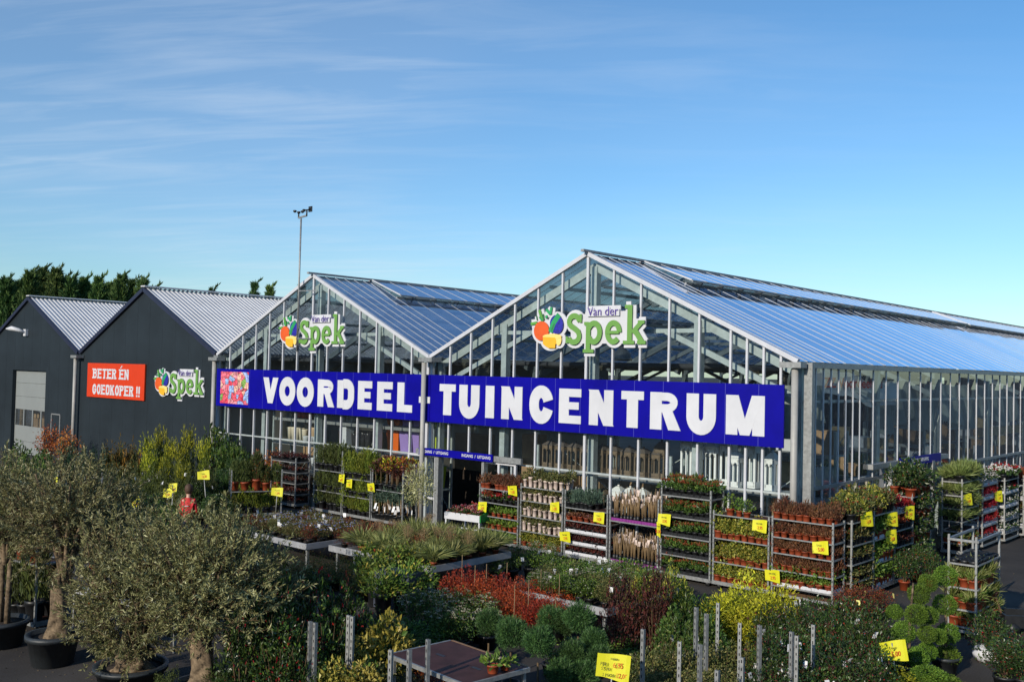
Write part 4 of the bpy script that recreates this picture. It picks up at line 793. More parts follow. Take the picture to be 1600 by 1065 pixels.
front(19.52, 1.28, 2.06, [(.17, 'skimmia', 8, 3, dict(tray='black')), (.56, 'skimmia', 8, 3, dict(tray='black')), (.98, 'skimmia', 8, 3, dict(tray='black')), (1.40, 'skimmia', 8, 3, dict(tray='black')), (1.86, 'skimmia', 8, 3, dict(tray='black', s=1.1))], "tallest plant trolley, packed with red budded evergreens", "the tall red budded trolley")
front(20.84, 1.32, 1.66, [(.17, 'euonymus', 8, 3, dict(s=1.15)), (.58, 'euonymus', 8, 3, dict(s=1.15)), (1.08, 'euonymus', 8, 3, dict(s=1.12)), (1.58, 'fresh_shrub', 3, 1, dict(x0=.3, x1=.9))], "plant trolley of yellow variegated shrublets with near empty top", "the yellow variegated trolley")
front(22.20, 1.32, 1.70, [(.30, 'fresh_shrub', 7, 3, dict(tray='white', s=1.05)), (.62, 'heather', 8, 3, dict(s=1.05)), (.96, 'heather', 8, 3, dict(s=1.05)), (1.28, 'heather', 8, 3, dict(s=1.05)), (1.65, 'heather', 8, 3, dict(s=1.08))], "corner plant trolley of brown heathers in terracotta pots", "the corner heather trolley")
def sidet(y0, L_, H_, spec, label, nm, x=23.98, wd=.56):
    t = trolley(label, x, y0, R(90), L_, wd, H_, [q[0] for q in spec])
    for i, q in enumerate(spec):
        if q[1]: fill(t, L_, wd, q[0], q[1], q[2], q[3], sh(i, len(spec), nm), **(q[4] if len(q) > 4 else {}))
    return t
sidet(-.10, 1.14, 1.70, [(.17, 'pieris', 6, 3), (.44, 'pieris', 6, 3), (.80, 'pieris', 6, 3), (1.18, 'pieris', 6, 3), (1.64, 'pieris', 6, 3, dict(s=1.3, mixk=['pieris', 'euonymus']))], "trolley of bronze green shrublets just behind the corner heathers", "the bronze shrublet trolley", 23.62)
sidet(1.08, 1.14, 1.78, [(.17, 'fresh_shrub', 6, 3, dict(tray='white', s=1.2)), (.66, 'fresh_shrub', 6, 3, dict(tray='white', s=1.2)), (1.16, 'fresh_shrub', 6, 3, dict(tray='white', s=1.2)), (1.68, 'pieris', 6, 3, dict(s=1.35, mixk=['pieris', 'euonymus']))], "trolley with bright green shrublets in white trays along the glass side", "the bright green trolley", 23.60)
sidet(2.26, 1.14, 1.74, [(.17, 'empty_cell', 2, 1), (.46, 'pieris', 5, 2), (.86, 'gaultheria', 6, 3, dict(s=1.3)), (1.22, 'rust_heather', 6, 3, dict(s=1.1)), (1.60, 'red_foliage', 6, 3, dict(s=1.0))], "trolley of dark red plants with bare wooden base along the glass side", "the dark red trolley", 23.60)
sidet(3.46, 1.25, 1.95, [(.30, 'camellia', 4, 2), (.78, 'camellia', 4, 2), (1.30, 'camellia', 4, 2), (1.86, 'camellia', 4, 2)], "trolley of dark camellias in terracotta pots before the side entrance", "the camellia trolley", 23.55)
sidet(7.12, 1.38, 2.02, [(.17, 'pieris', 4, 2), (.36, 'variegated_grass', 5, 3, dict(s=.9)), (.66, None), (.92, 'tuft', 5, 3), (1.24, 'tuft', 5, 3, dict(tray='black')), (1.58, 'tuft', 5, 3, dict(tray='black')), (1.93, 'tuft', 5, 3, dict(tray='black', s=1.2))], "tall trolley of tufted grasses past the side entrance", "the grass trolley", 23.52, .52)
sidet(8.75, 1.38, 1.95, [(.30, 'red_foliage', 6, 3), (.62, 'red_foliage', 6, 3, dict(tray='white', s=1.1)), (.98, 'red_foliage', 6, 3, dict(tray='white', s=1.1)), (1.34, 'red_foliage', 6, 3, dict(tray='white', s=1.1)), (1.72, 'white_daisy', 7, 3, dict(s=1.3, tray='white'))], "trolley of crimson plants with white flowers on top", "the crimson trolley", 23.55)
sidet(10.25, 1.38, 1.85, [(.30, 'white_daisy', 6, 3), (.66, 'white_daisy', 6, 3), (1.02, 'white_daisy', 6, 3, dict(tray='white')), (1.40, 'white_daisy', 6, 3, dict(tray='white', mixk=['white_daisy', 'cyclamen_red'])), (1.78, 'cyclamen_white', 7, 3, dict(s=1.3, mixk=['cyclamen_white', 'cyclamen_red']))], "trolley of white flowering plants in white pots near the right edge", "the white flower trolley", 23.7)
sidet(11.8, 1.38, 1.85, [(.30, 'white_daisy', 6, 3), (.72, 'pieris', 6, 3), (1.12, 'white_daisy', 6, 3), (1.55, 'rust_heather', 7, 3, dict(s=1.3))], "farthest side trolley with rust red heather on top", "the farthest side trolley", 23.8)
# nearer trolley standing free on the yard
tn = trolley("free standing half empty trolley with striped grasses on the yard", 26.22, -.98, R(90), 1.42, .50, 1.80, [.20, .50, .88, 1.30])
fill(tn, 1.42, .5, .20, 'variegated_grass', 7, 3, 'bottom shelf of the free standing trolley', 1.3)
fill(tn, 1.42, .5, .50, 'variegated_grass', 7, 3, 'second shelf of the free standing trolley', 1.3)
fill(tn, 1.42, .5, .88, 'variegated_grass', 6, 3, 'third shelf of the free standing trolley', 1.25, x1=1.1)
fill(tn, 1.42, .5, .88, 'empty_cell', 2, 3, 'third shelf of the free standing trolley', 1, x0=1.06)
fill(tn, 1.42, .5, 1.30, 'empty_cell', 8, 3, 'top shelf of the free standing trolley', 1)
m = MB(); m.bar((0, 0, 1.72), (1.42, 0, 1.74), .04, .04, GALV); m.bar((0, .48, 1.72), (1.42, .48, 1.74), .04, .04, GALV); m.bar((0, .0, 1.72), (0, .48, 1.72), .04, .04, GALV); m.build("top_rail", tn)
# trolleys along the left glasshouse front
front(6.85, 1.40, 2.0, [(.17, 'small_conifer', 6, 3), (.73, 'small_conifer', 6, 3), (1.36, 'small_conifer', 6, 3, dict(s=1.1))], "trolley of slim conifers in black pots under the left banner", "the slim conifer trolley")
front(8.28, 1.30, 1.62, [(.17, 'fuzzy_conifer', 6, 3), (.70, 'fuzzy_conifer', 6, 3), (1.22, 'fuzzy_conifer', 6, 3, dict(s=1.15))], "trolley of bushy yellow green conifers under the left banner", "the bushy conifer trolley")
front(9.62, 1.36, 1.58, [(.17, 'standard_globe', 7, 3, dict(s=1.25)), (1.02, 'orange_standard', 6, 3, dict(mixk=['orange_standard', 'purple_standard'], s=1.05))], "trolley of small standard shrubs left of the front entrance", "the standard shrub trolley")
tcr = trolley("trolley stacked with black crates and dark red plants", 4.62, -.80, 0, 1.36, .56, 1.62, [.17, .46, .80, 1.14, 1.48])
for i, z in enumerate((.17, .46, .80, 1.14, 1.48)):
    fill(tcr, 1.36, .56, z, 'gaultheria', 6, 2, sh(i, 5, 'the black crate trolley'), 1.1 if i == 4 else .9, tray='black')
a = G(360, 768, .82); b_ = G(441, 766, .82); ang = math.atan2(b_[1]-a[1], b_[0]-a[0]); L_ = float(np.hypot(*(b_-a)[:2]))
tor = trolley("trolley carrying large orange pots of conifers", float(a[0]), float(a[1]), ang, L_, .56, 1.45, [.17, .82])
for i in range(5):
    q = tor.location+Vector((math.cos(ang)*L_*(.09+.205*i)-math.sin(ang)*.2, math.sin(ang)*L_*(.09+.205*i)+math.cos(ang)*.2, .82)); put('orange_pot_conifer', q, None, .95, 'on the trolley left of the black crates')
fill(tor, L_, .56, .17, 'fuzzy_conifer', 6, 2, 'under the large orange pots', 1.1)

# ------------------------------------------------------------------ larger plants standing on the yard and benches
BIG = {}
def big(kind):
    m = MB(); k = kind; P = None
    if k == 'laurel': P = foliage(m, LM['skim'], 900, 'ball', .5, .9, .1, .11, .05, .35, .6, .22, .75); stems = 7
    elif k == 'berry':
        P = foliage(m, LM['dark'], 1500, 'ball', .5, .95, .05, .075, .034, .3, .7, .22, .8); specks(m, LM['berry'], P, 50, .016); foliage(m, LM['purple'], 130, 'ball', .5, .92, .06, .07, .03, .4, .6, .2, .3)
    elif k == 'cotoneaster':
        P = foliage(m, LM['dark'], 1000, 'column', .42, .98, .02, .075, .034, .4, .7, .3, .8); foliage(m, LM['fresh'], 130, 'column', .44, .98, .02, .07, .03, .5, .6, .3, .3); foliage(m, LM['redp'], 60, 'column', .45, .95, .05, .06, .028, .5, .6, .3, .2); stems = 5
    elif k == 'red_tipped':
        P = foliage(m, LM['dark'], 520, 'column', .40, .95, .02, .085, .036, .4, .6, .35, .8); foliage(m, LM['purple'], 420, 'column', .46, 1, .02, .08, .03, .5, .6, .35, .6)
    elif k == 'purple_bush': P = foliage(m, LM['purple'], 1200, 'column', .42, 1, .03, .07, .03, .5, .6, .35, .8)
    elif k == 'yellow_green': P = foliage(m, LM['euon'], 1000, 'column', .45, .97, .03, .065, .034, .4, .6, .3, .8); foliage(m, LM['fresh'], 400, 'column', .42, .9, .03, .065, .034, .4, .6, .3, .8)
    elif k == 'viburnum': P = foliage(m, LM['skim'], 1000, 'ball', .5, .95, .03, .075, .034, .3, .6, .2, .8); T_ = P[P[:, 2] > .62]; [specks(m, LM['cream'], q+NR.normal(size=(9, 3))*np.array((.035, .035, .008))+np.array((0, 0, .035)), 9, .016) for q in T_[NR.choice(len(T_), 26, replace=False)]]; specks(m, LM['rust'], T_, 12, .02, .02)
    elif k == 'nandina': P = foliage(m, LM['nandina'], 1300, 'ball', .5, .95, .03, .07, .034, .45, .7, .28, .8); foliage(m, LM['purple'], 160, 'ball', .45, .8, .03, .06, .02, .3, .7, .2, .8)
    elif k == 'pine_globe':
        foliage(m, LM['pine'], 3800, 'ball', .40, .76, .08, .13, .017, .3, .40, .20, .55, fold=.05); P = foliage(m, LM['pine'], 700, 'ball', .43, .80, .08, .12, .016, .7, .3, .2, .2, fold=.05)
    elif k == 'holly': P = foliage(m, LM['holly'], 1000, 'ball', .5, 1.0, .0, .105, .062, .35, .8, .22, .6, fold=.45); foliage(m, LM['skim'], 200, 'ball', .4, .9, .03, .12, .07, .3, .8, .2, .8)
    elif k == 'golden_mound': P = foliage(m, LM['gold'], 4500, 'dome', .5, .95, .02, .075, .022, .55, .5, .34, .5)
    elif k == 'thuja': P = foliage(m, LM['thuja'], 2200, 'plumes', .46, 1, .0, .10, .022, .8, .3, .2, .6)
    elif k == 'bronze_conifer': P = foliage(m, LM['bronze'], 1300, 'plumes', .46, 1, .0, .10, .024, .7, .4, .35, .6); foliage(m, LM['conif'], 900, 'plumes', .42, .85, .0, .10, .024, .7, .4, .3, .6)
    elif k == 'tall_conifer':
        P = foliage(m, LM['tallg'], 2100, 'plumes', .46, .97, .0, .075, .016, .75, .35, .3, .6); foliage(m, LM['gold'], 330, 'plumes', .30, .42, .60, .07, .018, .75, .4, .4, .6)
    elif k == 'green_conifer': P = foliage(m, LM['conif'], 2000, 'plumes', .46, 1, .0, .08, .018, .75, .35, .25, .6)
    elif k == 'autumn_bush': P = foliage(m, LM['autumn'], 500, 'ball', .5, .95, .05, .07, .04, .3, .7, .3, .8); foliage(m, LM['rust'], 400, 'ball', .5, .9, .05, .07, .03, .3, .7, .3, .8)
    elif k == 'box_ball': P = foliage(m, LM['dark'], 2200, 'ball', .47, .94, .02, .06, .034, .2, .7, .04, .3)
    elif k == 'bonsai_ball': P = foliage(m, LM['bonsai'], 2600, 'ball', .46, .90, .05, .09, .034, .35, .6, .07, .35)
    elif k == 'grass_clump':
        n = 420; a = NR.rand(n)*6.28; lean = NR.rand(n)**.7*.9; d = np.stack([np.cos(a)*lean, np.sin(a)*lean, np.ones(n)], 1); b0 = np.stack([np.cos(a)*.07, np.sin(a)*.07, np.zeros(n)], 1)*NR.rand(n)[:, None]
        L0 = NR.uniform(.32, .52, n); mid = b0+d/np.linalg.norm(d, axis=1)[:, None]*L0[:, None]; d2 = d+np.stack([np.cos(a)*lean*1.2, np.sin(a)*lean*1.2, -lean*.9], 1)
        tn_ = NR.rand(n); m.leaves(b0, d, L0*1.08, .028, LM['grass'], tn_, .05); m.leaves(mid-(d/np.linalg.norm(d, axis=1)[:, None])*.10*L0[:, None], d2, L0*1.1, .026, LM['grass'], tn_, .05); P = mid
    elif k == 'flower_grass':
        n = 300; a = NR.rand(n)*6.28; lean = NR.rand(n)**.7*.8; d = np.stack([np.cos(a)*lean, np.sin(a)*lean, np.ones(n)], 1); b0 = np.zeros((n, 3)); m.leaves(b0, d, NR.uniform(.35, .7, n), .02, LM['grass'], None, .05)
        P = mid = d/np.linalg.norm(d, axis=1)[:, None]*.5
        for i in range(26):
            aa = i*2.4; q = np.array((math.cos(aa)*.26*NR.rand(), math.sin(aa)*.26*NR.rand(), NR.uniform(.7, 1))); m.tube([(0, 0, .1), q*.6, q], .005, CANE, 4, False); foliage(m, LM['strawb'], 16, 'column', .035, .16, q[2]-.08, .05, .012, .5, .6); m.v[-1] += np.array((q[0], q[1], 0))
    elif k == 'hosta': P = foliage(m, LM['fresh'], 520, 'dome', .5, .9, .05, .15, .055, .3, .55, .25, .8); foliage(m, LM['euon'], 90, 'dome', .5, .95, .05, .14, .045, .5, .5, .2, .3)
    elif k == 'low_shrub': P = foliage(m, LM['fresh'], 420, 'ball', .5, .9, .05, .09, .05, .35, .6, .25, .8); foliage(m, LM['dark'], 420, 'ball', .5, .85, .05, .09, .05, .35, .6, .25, .8); specks(m, LM['cream'], P, 14, .02)
    elif k == 'brown_heath': P = foliage(m, LM['rust'], 420, 'ball', .5, .95, .03, .10, .03, .6, .5, .3, .8); foliage(m, LM['purple'], 500, 'ball', .5, .9, .03, .09, .03, .5, .5, .3, .8); foliage(m, LM['skim'], 160, 'ball', .5, .8, .03, .08, .03, .5, .5, .3, .8)
    elif k == 'bedding_mixed': P = foliage(m, LM['dull'], 560, 'ball', .5, .9, .03, .09, .04, .4, .6, .3, .8); foliage(m, LM['heather'], 300, 'ball', .5, .9, .03, .09, .03, .5, .6, .3, .8); specks(m, LM['bluep'], P[P[:, 2] > .6], 11, .055, .04); specks(m, LM['cream'], P[P[:, 2] > .55], 10, .035, .02)
    elif k == 'spotted': P = foliage(m, LM['dull'], 1300, 'ball', .5, .95, .03, .07, .034, .35, .7, .25, .8)
    elif k == 'leafy': P = foliage(m, LM['skim'], 900, 'column', .45, 1, .0, .10, .045, .4, .6, .25, .8)
    elif k == 'golden_green_low': P = foliage(m, LM['conif'], 1300, 'dome', .5, .9, .0, .07, .016, .6, .5, .3, .7); foliage(m, LM['bronze'], 350, 'dome', .5, .98, .0, .07, .016, .7, .5, .3, .3)
    elif k == 'lollipop': P = foliage(m, LM['olive'], 1500, 'ball', .5, .95, .02, .10, .02, .25, .7, .12, .8)
    if k in ('laurel', 'cotoneaster', 'red_tipped', 'purple_bush', 'yellow_green', 'viburnum', 'leafy', 'nandina', 'autumn_bush', 'spotted', 'berry'):
        for i in range(7):
            a = i*.9+.3; m.tube([(.03*math.cos(a), .03*math.sin(a), 0), (.14*math.cos(a), .14*math.sin(a), .4), (.30*math.cos(a), .30*math.sin(a), .85)], [.014, .010, .004], TWIG, 5, False)
    return m.mesh(k+"_foliage"), P
def bigv(k, nvar=2):
    if k not in BIG: BIG[k] = [big(k) for _ in range(nvar)]
    return rnd.choice(BIG[k])
POTM = {}
def potmesh(mt, key):
    if key not in POTM: m = MB(); potprof(m, mt, .5, 1.0, n=20); POTM[key] = m.mesh("tub")
    return POTM[key]
def shrub(kind, x, y, h, w_, label, cat='shrub', group=None, z=0.0, pot='black', ph=.24, pr=None, ntag=0, tagm=None, nm=None):
    """a potted shrub: an Empty at its base with pot, foliage and perhaps hanging label tags"""
    r = empty(nm or ('potted_'+kind), label, cat, (float(x), float(y), z), rnd.uniform(0, 6.28), group)
    fm, P = bigv(kind); z0 = 0
    if pot:
        mt, key = {'black': (BLACKP, 'b'), 'terra': (TERRA, 't'), 'char': (CHARP, 'c')}[pot]; pr = pr or min(.16, w_*.32)
        inst('pot', potmesh(mt, key), r, (0, 0, 0), 0, (pr*2, pr*2, ph)); z0 = ph*.86
    inst('foliage', fm, r, (0, 0, z0), 0, (w_, w_, h-z0))
    if ntag:
        m = MB(); Q = P*np.array((w_, w_, h-z0))+np.array((0, 0, z0)); Q = Q[(np.hypot(Q[:, 0], Q[:, 1]) > .25*w_) & (Q[:, 2] > .45*h)]
        for i in range(ntag):
            m = MB(); tags_(m, Q[[NR.randint(len(Q))]]*np.array((1.06, 1.06, 1.0)), 1, tagm or CARDW, .034, .09); m.build("plant_tag", r)
    return r
def T(px_, py, h): return G(px_, py, h)[:2]
def row(kind, pts, label, cat, group, **kw):
    """pts: (px, py of the top, height, width) or with an own label as fifth item"""
    for q in pts:
        x, y = T(q[0], q[1], q[2]); shrub(kind, x, y, q[2]*rnd.uniform(.97, 1.03), q[3], q[4] if len(q) > 4 else label, cat, group, **kw)
# --- tall mixed row before the sheds, standing in big pots
row('autumn_bush', [(78, 662, 1.9, 1.1), (105, 668, 1.8, 1.0)], "orange leaved shrub before the pale shed door", 'shrub', 'orange shrubs by the shed door')
row('leafy', [(28, 690, 1.7, .9), (52, 700, 1.6, .9), (70, 706, 1.6, .9)], "open green shrub before the pale shed door", 'shrub', 'green shrubs by the shed door')
row('thuja', [(112, 690, 1.9, 1.1), (132, 697, 1.8, 1.0), (150, 702, 1.8, 1.0)], "dark bluish green conifer left of the bronze ones", 'conifer', 'dark conifers before the sheds')
row('bronze_conifer', [(168, 690, 1.9, 1.1), (188, 680, 2.1, 1.1), (208, 684, 2.0, 1.1)], "bronze tinged conifer before the charcoal shed", 'conifer', 'bronze conifers before the sheds')
row('tall_conifer', [(230, 676, 2.2, 1.2), (247, 665, 2.4, 1.2), (266, 680, 2.1, 1.2), (282, 684, 2.1, 1.1), (299, 664, 2.4, 1.2), (318, 684, 2.1, 1.1), (232, 705, 1.9, .9), (258, 712, 1.8, .9), (290, 716, 1.8, .9)], "tall yellow green conifer with golden tips under the shed logo", 'conifer', 'golden tipped conifers', ntag=2)
row('green_conifer', [(160, 712, 1.7, 1.0), (185, 716, 1.7, 1.0), (212, 712, 1.75, 1.0), (240, 720, 1.7, 1.0), (268, 722, 1.7, 1.0), (296, 724, 1.7, 1.0), (322, 718, 1.75, 1.0), (130, 722, 1.6, 1.0)], "full green conifer in front of the taller golden and bronze ones", 'conifer', 'full green conifers before the sheds', ntag=1)
row('laurel', [(338, 672, 2.2, 1.1), (356, 684, 2.0, .9), (372, 692, 1.9, .8)], "leafy dark shrub at the foot of the shed downpipe", 'shrub', 'shrubs by the downpipe')
row('box_ball', [(326, 742, 1.2, .95), (348, 732, 1.3, .9), (306, 752, 1.2, .9), (338, 770, 1.0, .9)], "clipped dark ball left of the orange pots", 'shrub', 'clipped dark balls')
row('pine_globe', [(372, 712, 1.5, .8), (386, 708, 1.5, .7), (362, 735, 1.3, .8)], "bushy blue green pine left of the orange pots", 'pine', 'pines left of the orange pots')
row('golden_green_low', [(358, 772, .85, .6)], "small yellow green mound in front of the orange pot trolley", 'shrub', None)
row('green_conifer', [(15, 720, 1.6, .8), (180, 735, 1.5, .8), (215, 745, 1.5, .8), (150, 745, 1.4, .8), (250, 750, 1.4, .8), (205, 760, 1.3, .8)], "plain green conifer behind the olive trees", 'conifer', 'green conifers behind the olives')
row('leafy', [(20, 755, 1.4, .9), (45, 765, 1.3, .9), (120, 760, 1.3, .9), (240, 775, 1.2, .9), (262, 790, 1.1, .8)], "low leafy shrub behind the olive trees", 'shrub', 'low shrubs behind the olives')
row('autumn_bush', [(426, 702, 1.75, .7), (405, 706, 1.65, .6)], "brown orange shrub rising behind the orange pot trolley", 'shrub', 'brown shrubs behind the orange pots')
# --- roller benches
def bench(px_, py, z, lx, ly, label, rot=0):
    p = G(px_, py, z); t = empty("plant_bench", label, "bench", (float(p[0]), float(p[1]), 0), rot, "aluminium plant benches")
    m = MB(); h = .13; A_ = mat("bench aluminium", (.36, .37, .39), .5, .25, .18, 3); m.box((-lx, 0, z-h), (0, ly, z-h+.01), A_)
    for lo, hi in (((-lx, -.03, z-h), (0, 0, z)), ((-lx, ly, z-h), (0, ly+.03, z)), ((-lx-.03, -.03, z-h), (-lx, ly+.03, z)), ((0, -.03, z-h), (.03, ly+.03, z))): m.box(lo, hi, A_)
    m.build("tray_top", t)
    m = MB(); m.box((-lx, 0, z-h+.011), (0, ly, z-h+.03), SOIL); m.build("capillary_mat", t)
    for x_ in (-lx+.12, -.12):
        for y_ in (.12, ly-.12): m = MB(); m.box((x_-.03, y_-.03, 0), (x_+.03, y_+.03, z-h), GALV); m.build("leg", t)
    return t
def onbench(t, kinds, z, lx, ly, nx, ny, w_, h, label, cat, group, pot='black', ntag=0, jit=.06, tagm=None):
    for j in range(ny):
        for i in range(nx):
            x_ = -lx+.2+(lx-.35)*i/max(1, nx-1)+rnd.uniform(-jit, jit); y_ = .18+(ly-.36)*j/max(1, ny-1)+rnd.uniform(-jit, jit)
            p = t.matrix_basis @ Vector((x_, y_, 0)); k = rnd.choice(kinds); shrub(k, p.x, p.y, h*rnd.uniform(.85, 1.15), w_*rnd.uniform(.9, 1.1), label, cat, group, z-.10, pot, .15, .075, ntag if rnd.random() < .6 else 0, tagm, 'bench_plant')
b1 = bench(479, 849, .62, 2.7, 1.9, "aluminium bench of low shrubs with white and blue tags left of the entrance")
onbench(b1, ['bedding_mixed', 'bedding_mixed', 'spotted', 'brown_heath'], .62, 2.7, 1.9, 8, 5, .36, .44, "low mixed bedding shrub on the tagged bench left of the entrance", 'shrub', 'plants on the tagged bench', ntag=2)
b2 = bench(640, 878, .58, 2.6, 1.7, "aluminium bench of reddish brown shrubs before the standard shrubs")
onbench(b2, ['brown_heath'], .58, 2.6, 1.7, 7, 5, .42, .50, "reddish brown shrub on the bench before the standard shrubs", 'shrub', 'plants on the brown bench')
b3 = bench(674, 884, .66, 2.6, 2.3, "aluminium bench of long leaved grasses in front of the entrance")
onbench(b3, ['grass_clump', 'grass_clump', 'flower_grass'], .66, 2.6, 2.3, 6, 5, .62, .62, "arching grass clump on the bench before the entrance", 'grass plant', 'grasses on the bench', 'terra')
b4 = bench(948, 950, .58, 1.9, 2.2, "aluminium bench of tagged green shrubs behind the red leaved shrubs")
onbench(b4, ['low_shrub', 'low_shrub', 'viburnum', 'spotted'], .58, 1.9, 2.2, 6, 6, .44, .50, "green shrub on the bench behind the red leaved shrubs", 'shrub', 'plants on the green bench', ntag=1)
# green mats between benches
row('hosta', [(588, 868, .95, .75), (612, 856, .98, .75), (638, 852, 1.0, .75), (600, 886, .9, .7), (628, 880, .92, .7), (655, 872, .95, .7), (576, 850, .95, .7)], "broad leaved bright green plant left of the grass bench", 'shrub', 'broad leaved plants', ph=.45)
row('golden_green_low', [(438, 872, .72, .8), (455, 866, .75, .8), (478, 862, .75, .85), (500, 868, .72, .85), (522, 866, .72, .85), (545, 872, .7, .8), (568, 886, .65, .8), (420, 890, .7, .8)], "low green shrub with golden tips in front of the tagged bench", 'shrub', 'golden tipped low shrubs')
row('low_shrub', [(640, 815, 1.0, .6), (660, 812, 1.0, .6), (618, 816, 1.0, .6), (600, 820, .95, .6)], "green bush below the standard shrubs at the entrance", 'shrub', 'green bushes at the entrance')
row('green_conifer', [(408, 795, 1.0, .7), (392, 788, 1.1, .7), (420, 800, .95, .6)], "green conifer left of the tagged bench", 'conifer', 'conifers left of the tagged bench')
row('low_shrub', [(775, 868, .6, .5), (800, 862, .6, .5), (830, 858, .62, .5), (858, 862, .62, .5), (885, 866, .6, .5), (912, 874, .6, .5), (945, 880, .6, .5)], "small green bush at the foot of the front trolleys", 'shrub', 'bushes at the foot of the trolleys', ntag=1)
row('viburnum', [(808, 848, .6, .42), (836, 842, .62, .42), (862, 846, .62, .42)], "flowering yellowish bush before the herb trolley", 'shrub', 'flowering bushes before the herbs')
# square dark container
p = G(622, 915, .5); m = MB(); m.box((-.55, -.02, .05), (.25, .5, .72), mat("slate blue container", (.035, .045, .07), .6, 0, .2, 4)); o = m.build("plant_container", None, (float(p[0]), float(p[1]), 0), .2); tag(o, "slate blue plastic container left of the white flowering shrubs", "container")
# viburnums, nandinas
row('viburnum', [(648, 918, .85, .62), (672, 912, .9, .62), (700, 918, .9, .62), (726, 920, .88, .62), (752, 922, .85, .6), (690, 938, .8, .62), (720, 944, .8, .62), (762, 944, .72, .55)], "white flowering evergreen in front of the red leaved shrubs", 'shrub', 'white flowering evergreens')
row('nandina', [(712, 892, .85, .6), (736, 888, .85, .6), (760, 892, .85, .6), (786, 896, .82, .6), (812, 902, .8, .6), (838, 904, .8, .6), (866, 912, .76, .55), (752, 908, .75, .55), (780, 914, .75, .55), (806, 922, .72, .5), (834, 926, .72, .55), (862, 930, .7, .55), (724, 908, .78, .55), (884, 926, .66, .5), (798, 934, .7, .5), (846, 940, .66, .5), (770, 930, .72, .5), (820, 944, .64, .45), (870, 944, .62, .5)], "bright orange red leaved shrub in the middle of the yard", 'shrub', 'orange red shrubs')
for i in range(9):
    q = [(722, 862), (760, 876), (792, 874), (845, 884), (874, 892), (804, 908), (868, 926), (742, 878), (826, 900)][i]; p = T(q[0], q[1], 1.05); m = MB(); m.tube([(0, 0, 0), (.01, 0, 1.0)], .006, CANE, 5); o = m.build("bamboo_cane", None, (float(p[0]), float(p[1]), 0)); tag(o, "thin cane stuck among the orange red shrubs", "cane", "canes among the red shrubs")
# dark multi stem shrubs
row('purple_bush', [(968, 892, 1.5, .6), (984, 905, 1.35, .6), (1022, 878, 1.65, .55), (1034, 892, 1.5, .5)], "tall dark purple leaved shrub before the rose trolley", 'shrub', 'dark purple shrubs')
row('yellow_green', [(1000, 888, 1.4, .6), (1010, 905, 1.25, .6), (1052, 884, 1.45, .6), (1062, 900, 1.3, .55)], "yellow green shrub between the dark purple ones", 'shrub', 'yellow green shrubs')
row('leafy', [(1052, 950, 1.0, .55), (1072, 934, 1.05, .55), (1092, 932, 1.05, .55), (1110, 938, 1.0, .5), (1066, 962, .95, .55), (1090, 962, .95, .55), (1112, 965, .9, .55), (1080, 985, .85, .5), (1046, 975, .9, .5)], "upright leafy green shrub among steel posts", 'shrub', 'leafy shrubs among posts', ntag=1)
row('spotted', [(1010, 1012, .85, .62), (1040, 1006, .85, .62), (1072, 1012, .82, .62), (1105, 1006, .85, .62), (1135, 1000, .85, .6), (1165, 1004, .82, .6), (1022, 1040, .75, .6), (1058, 1042, .75, .6), (1094, 1040, .75, .6), (1130, 1036, .76, .6), (1150, 1055, .7, .6), (1000, 1058, .7, .6), (1040, 1062, .68, .6), (1110, 1062, .66, .6)], "dull spotted evergreen at the bottom among steel posts", 'shrub', 'spotted evergreens')
row('golden_mound', [(1142, 936, .95, 1.0), (1172, 920, 1.1, 1.2), (1202, 924, 1.05, 1.1), (1160, 944, .9, 1.1), (1118, 950, .85, .9), (1190, 946, .9, 1.1)], "golden yellow conifer mound in front of the variegated trolley", 'conifer', 'golden mounds')
row('golden_mound', [(1372, 1046, .55, .9), (1352, 1054, .5, .8)], "golden mound at the bottom beside the cloud pruned tree", 'conifer', 'golden mounds at the bottom')
bp_ = []
for j, (y0, h) in enumerate(((940, 1.05), (966, 1.0), (994, .95), (1022, .9), (1050, .8))):
    for i in range(6):
        bp_.append((1205+i*31+(j % 2)*14+rnd.uniform(-5, 5)-j*2, y0+rnd.uniform(-7, 7)+abs(i-2)*2, h, .62))
row('berry', bp_, "dark berried evergreen in the block right of the golden mounds", 'shrub', 'dark berried evergreens', ntag=2)
row('brown_heath', [(1330, 912, .62, .55), (1352, 912, .6, .55), (1376, 918, .58, .5), (1322, 925, .58, .5), (1348, 930, .55, .5)], "bronze bush standing before the bright green trolley", 'shrub', 'bronze bushes by the trolley', ntag=1, tagm=CARDY)
# camellias on the ground by the side entrance
for q in ((1413, 921), (1453, 918), (1432, 908)):
    p = G(*q); shrub('berry', p[0], p[1], .85, .62, "dark round camellia in terracotta pot on the ground by the side entrance", 'camellia', 'camellias on the ground', 0, 'terra', .2, .12, 0, None, 'potted_camellia')
# standard pine globes
for q in ((764, 955, 1.05), (800, 968, 1.05), (842, 982, 1.05), (862, 950, 1.0), (905, 945, 1.15), (884, 958, .95), (928, 985, .9), (896, 1004, .85), (936, 1012, .8), (876, 1032, .7), (912, 1036, .65)):
    h = q[2]+.0; x, y = T(q[0], q[1], h); r = empty("standard_pine", "dwarf pine globe on a short bare stem behind the brown table", 'pine', (float(x), float(y), 0), rnd.uniform(0, 6), "pine globes on stems")
    inst('pot', potmesh(BLACKP, 'b'), r, (0, 0, 0), 0, (.26, .26, .2)); m = MB(); m.tube([(0, 0, .15), (.01, 0, h-.45)], .014, TWIG, 6); m.build('stem', r); fm, _ = bigv('pine_globe'); s = .43*rnd.uniform(.88, 1.12); inst('foliage', fm, r, (0, 0, h-s*.84), 0, (s*1.05, s*1.05, s))
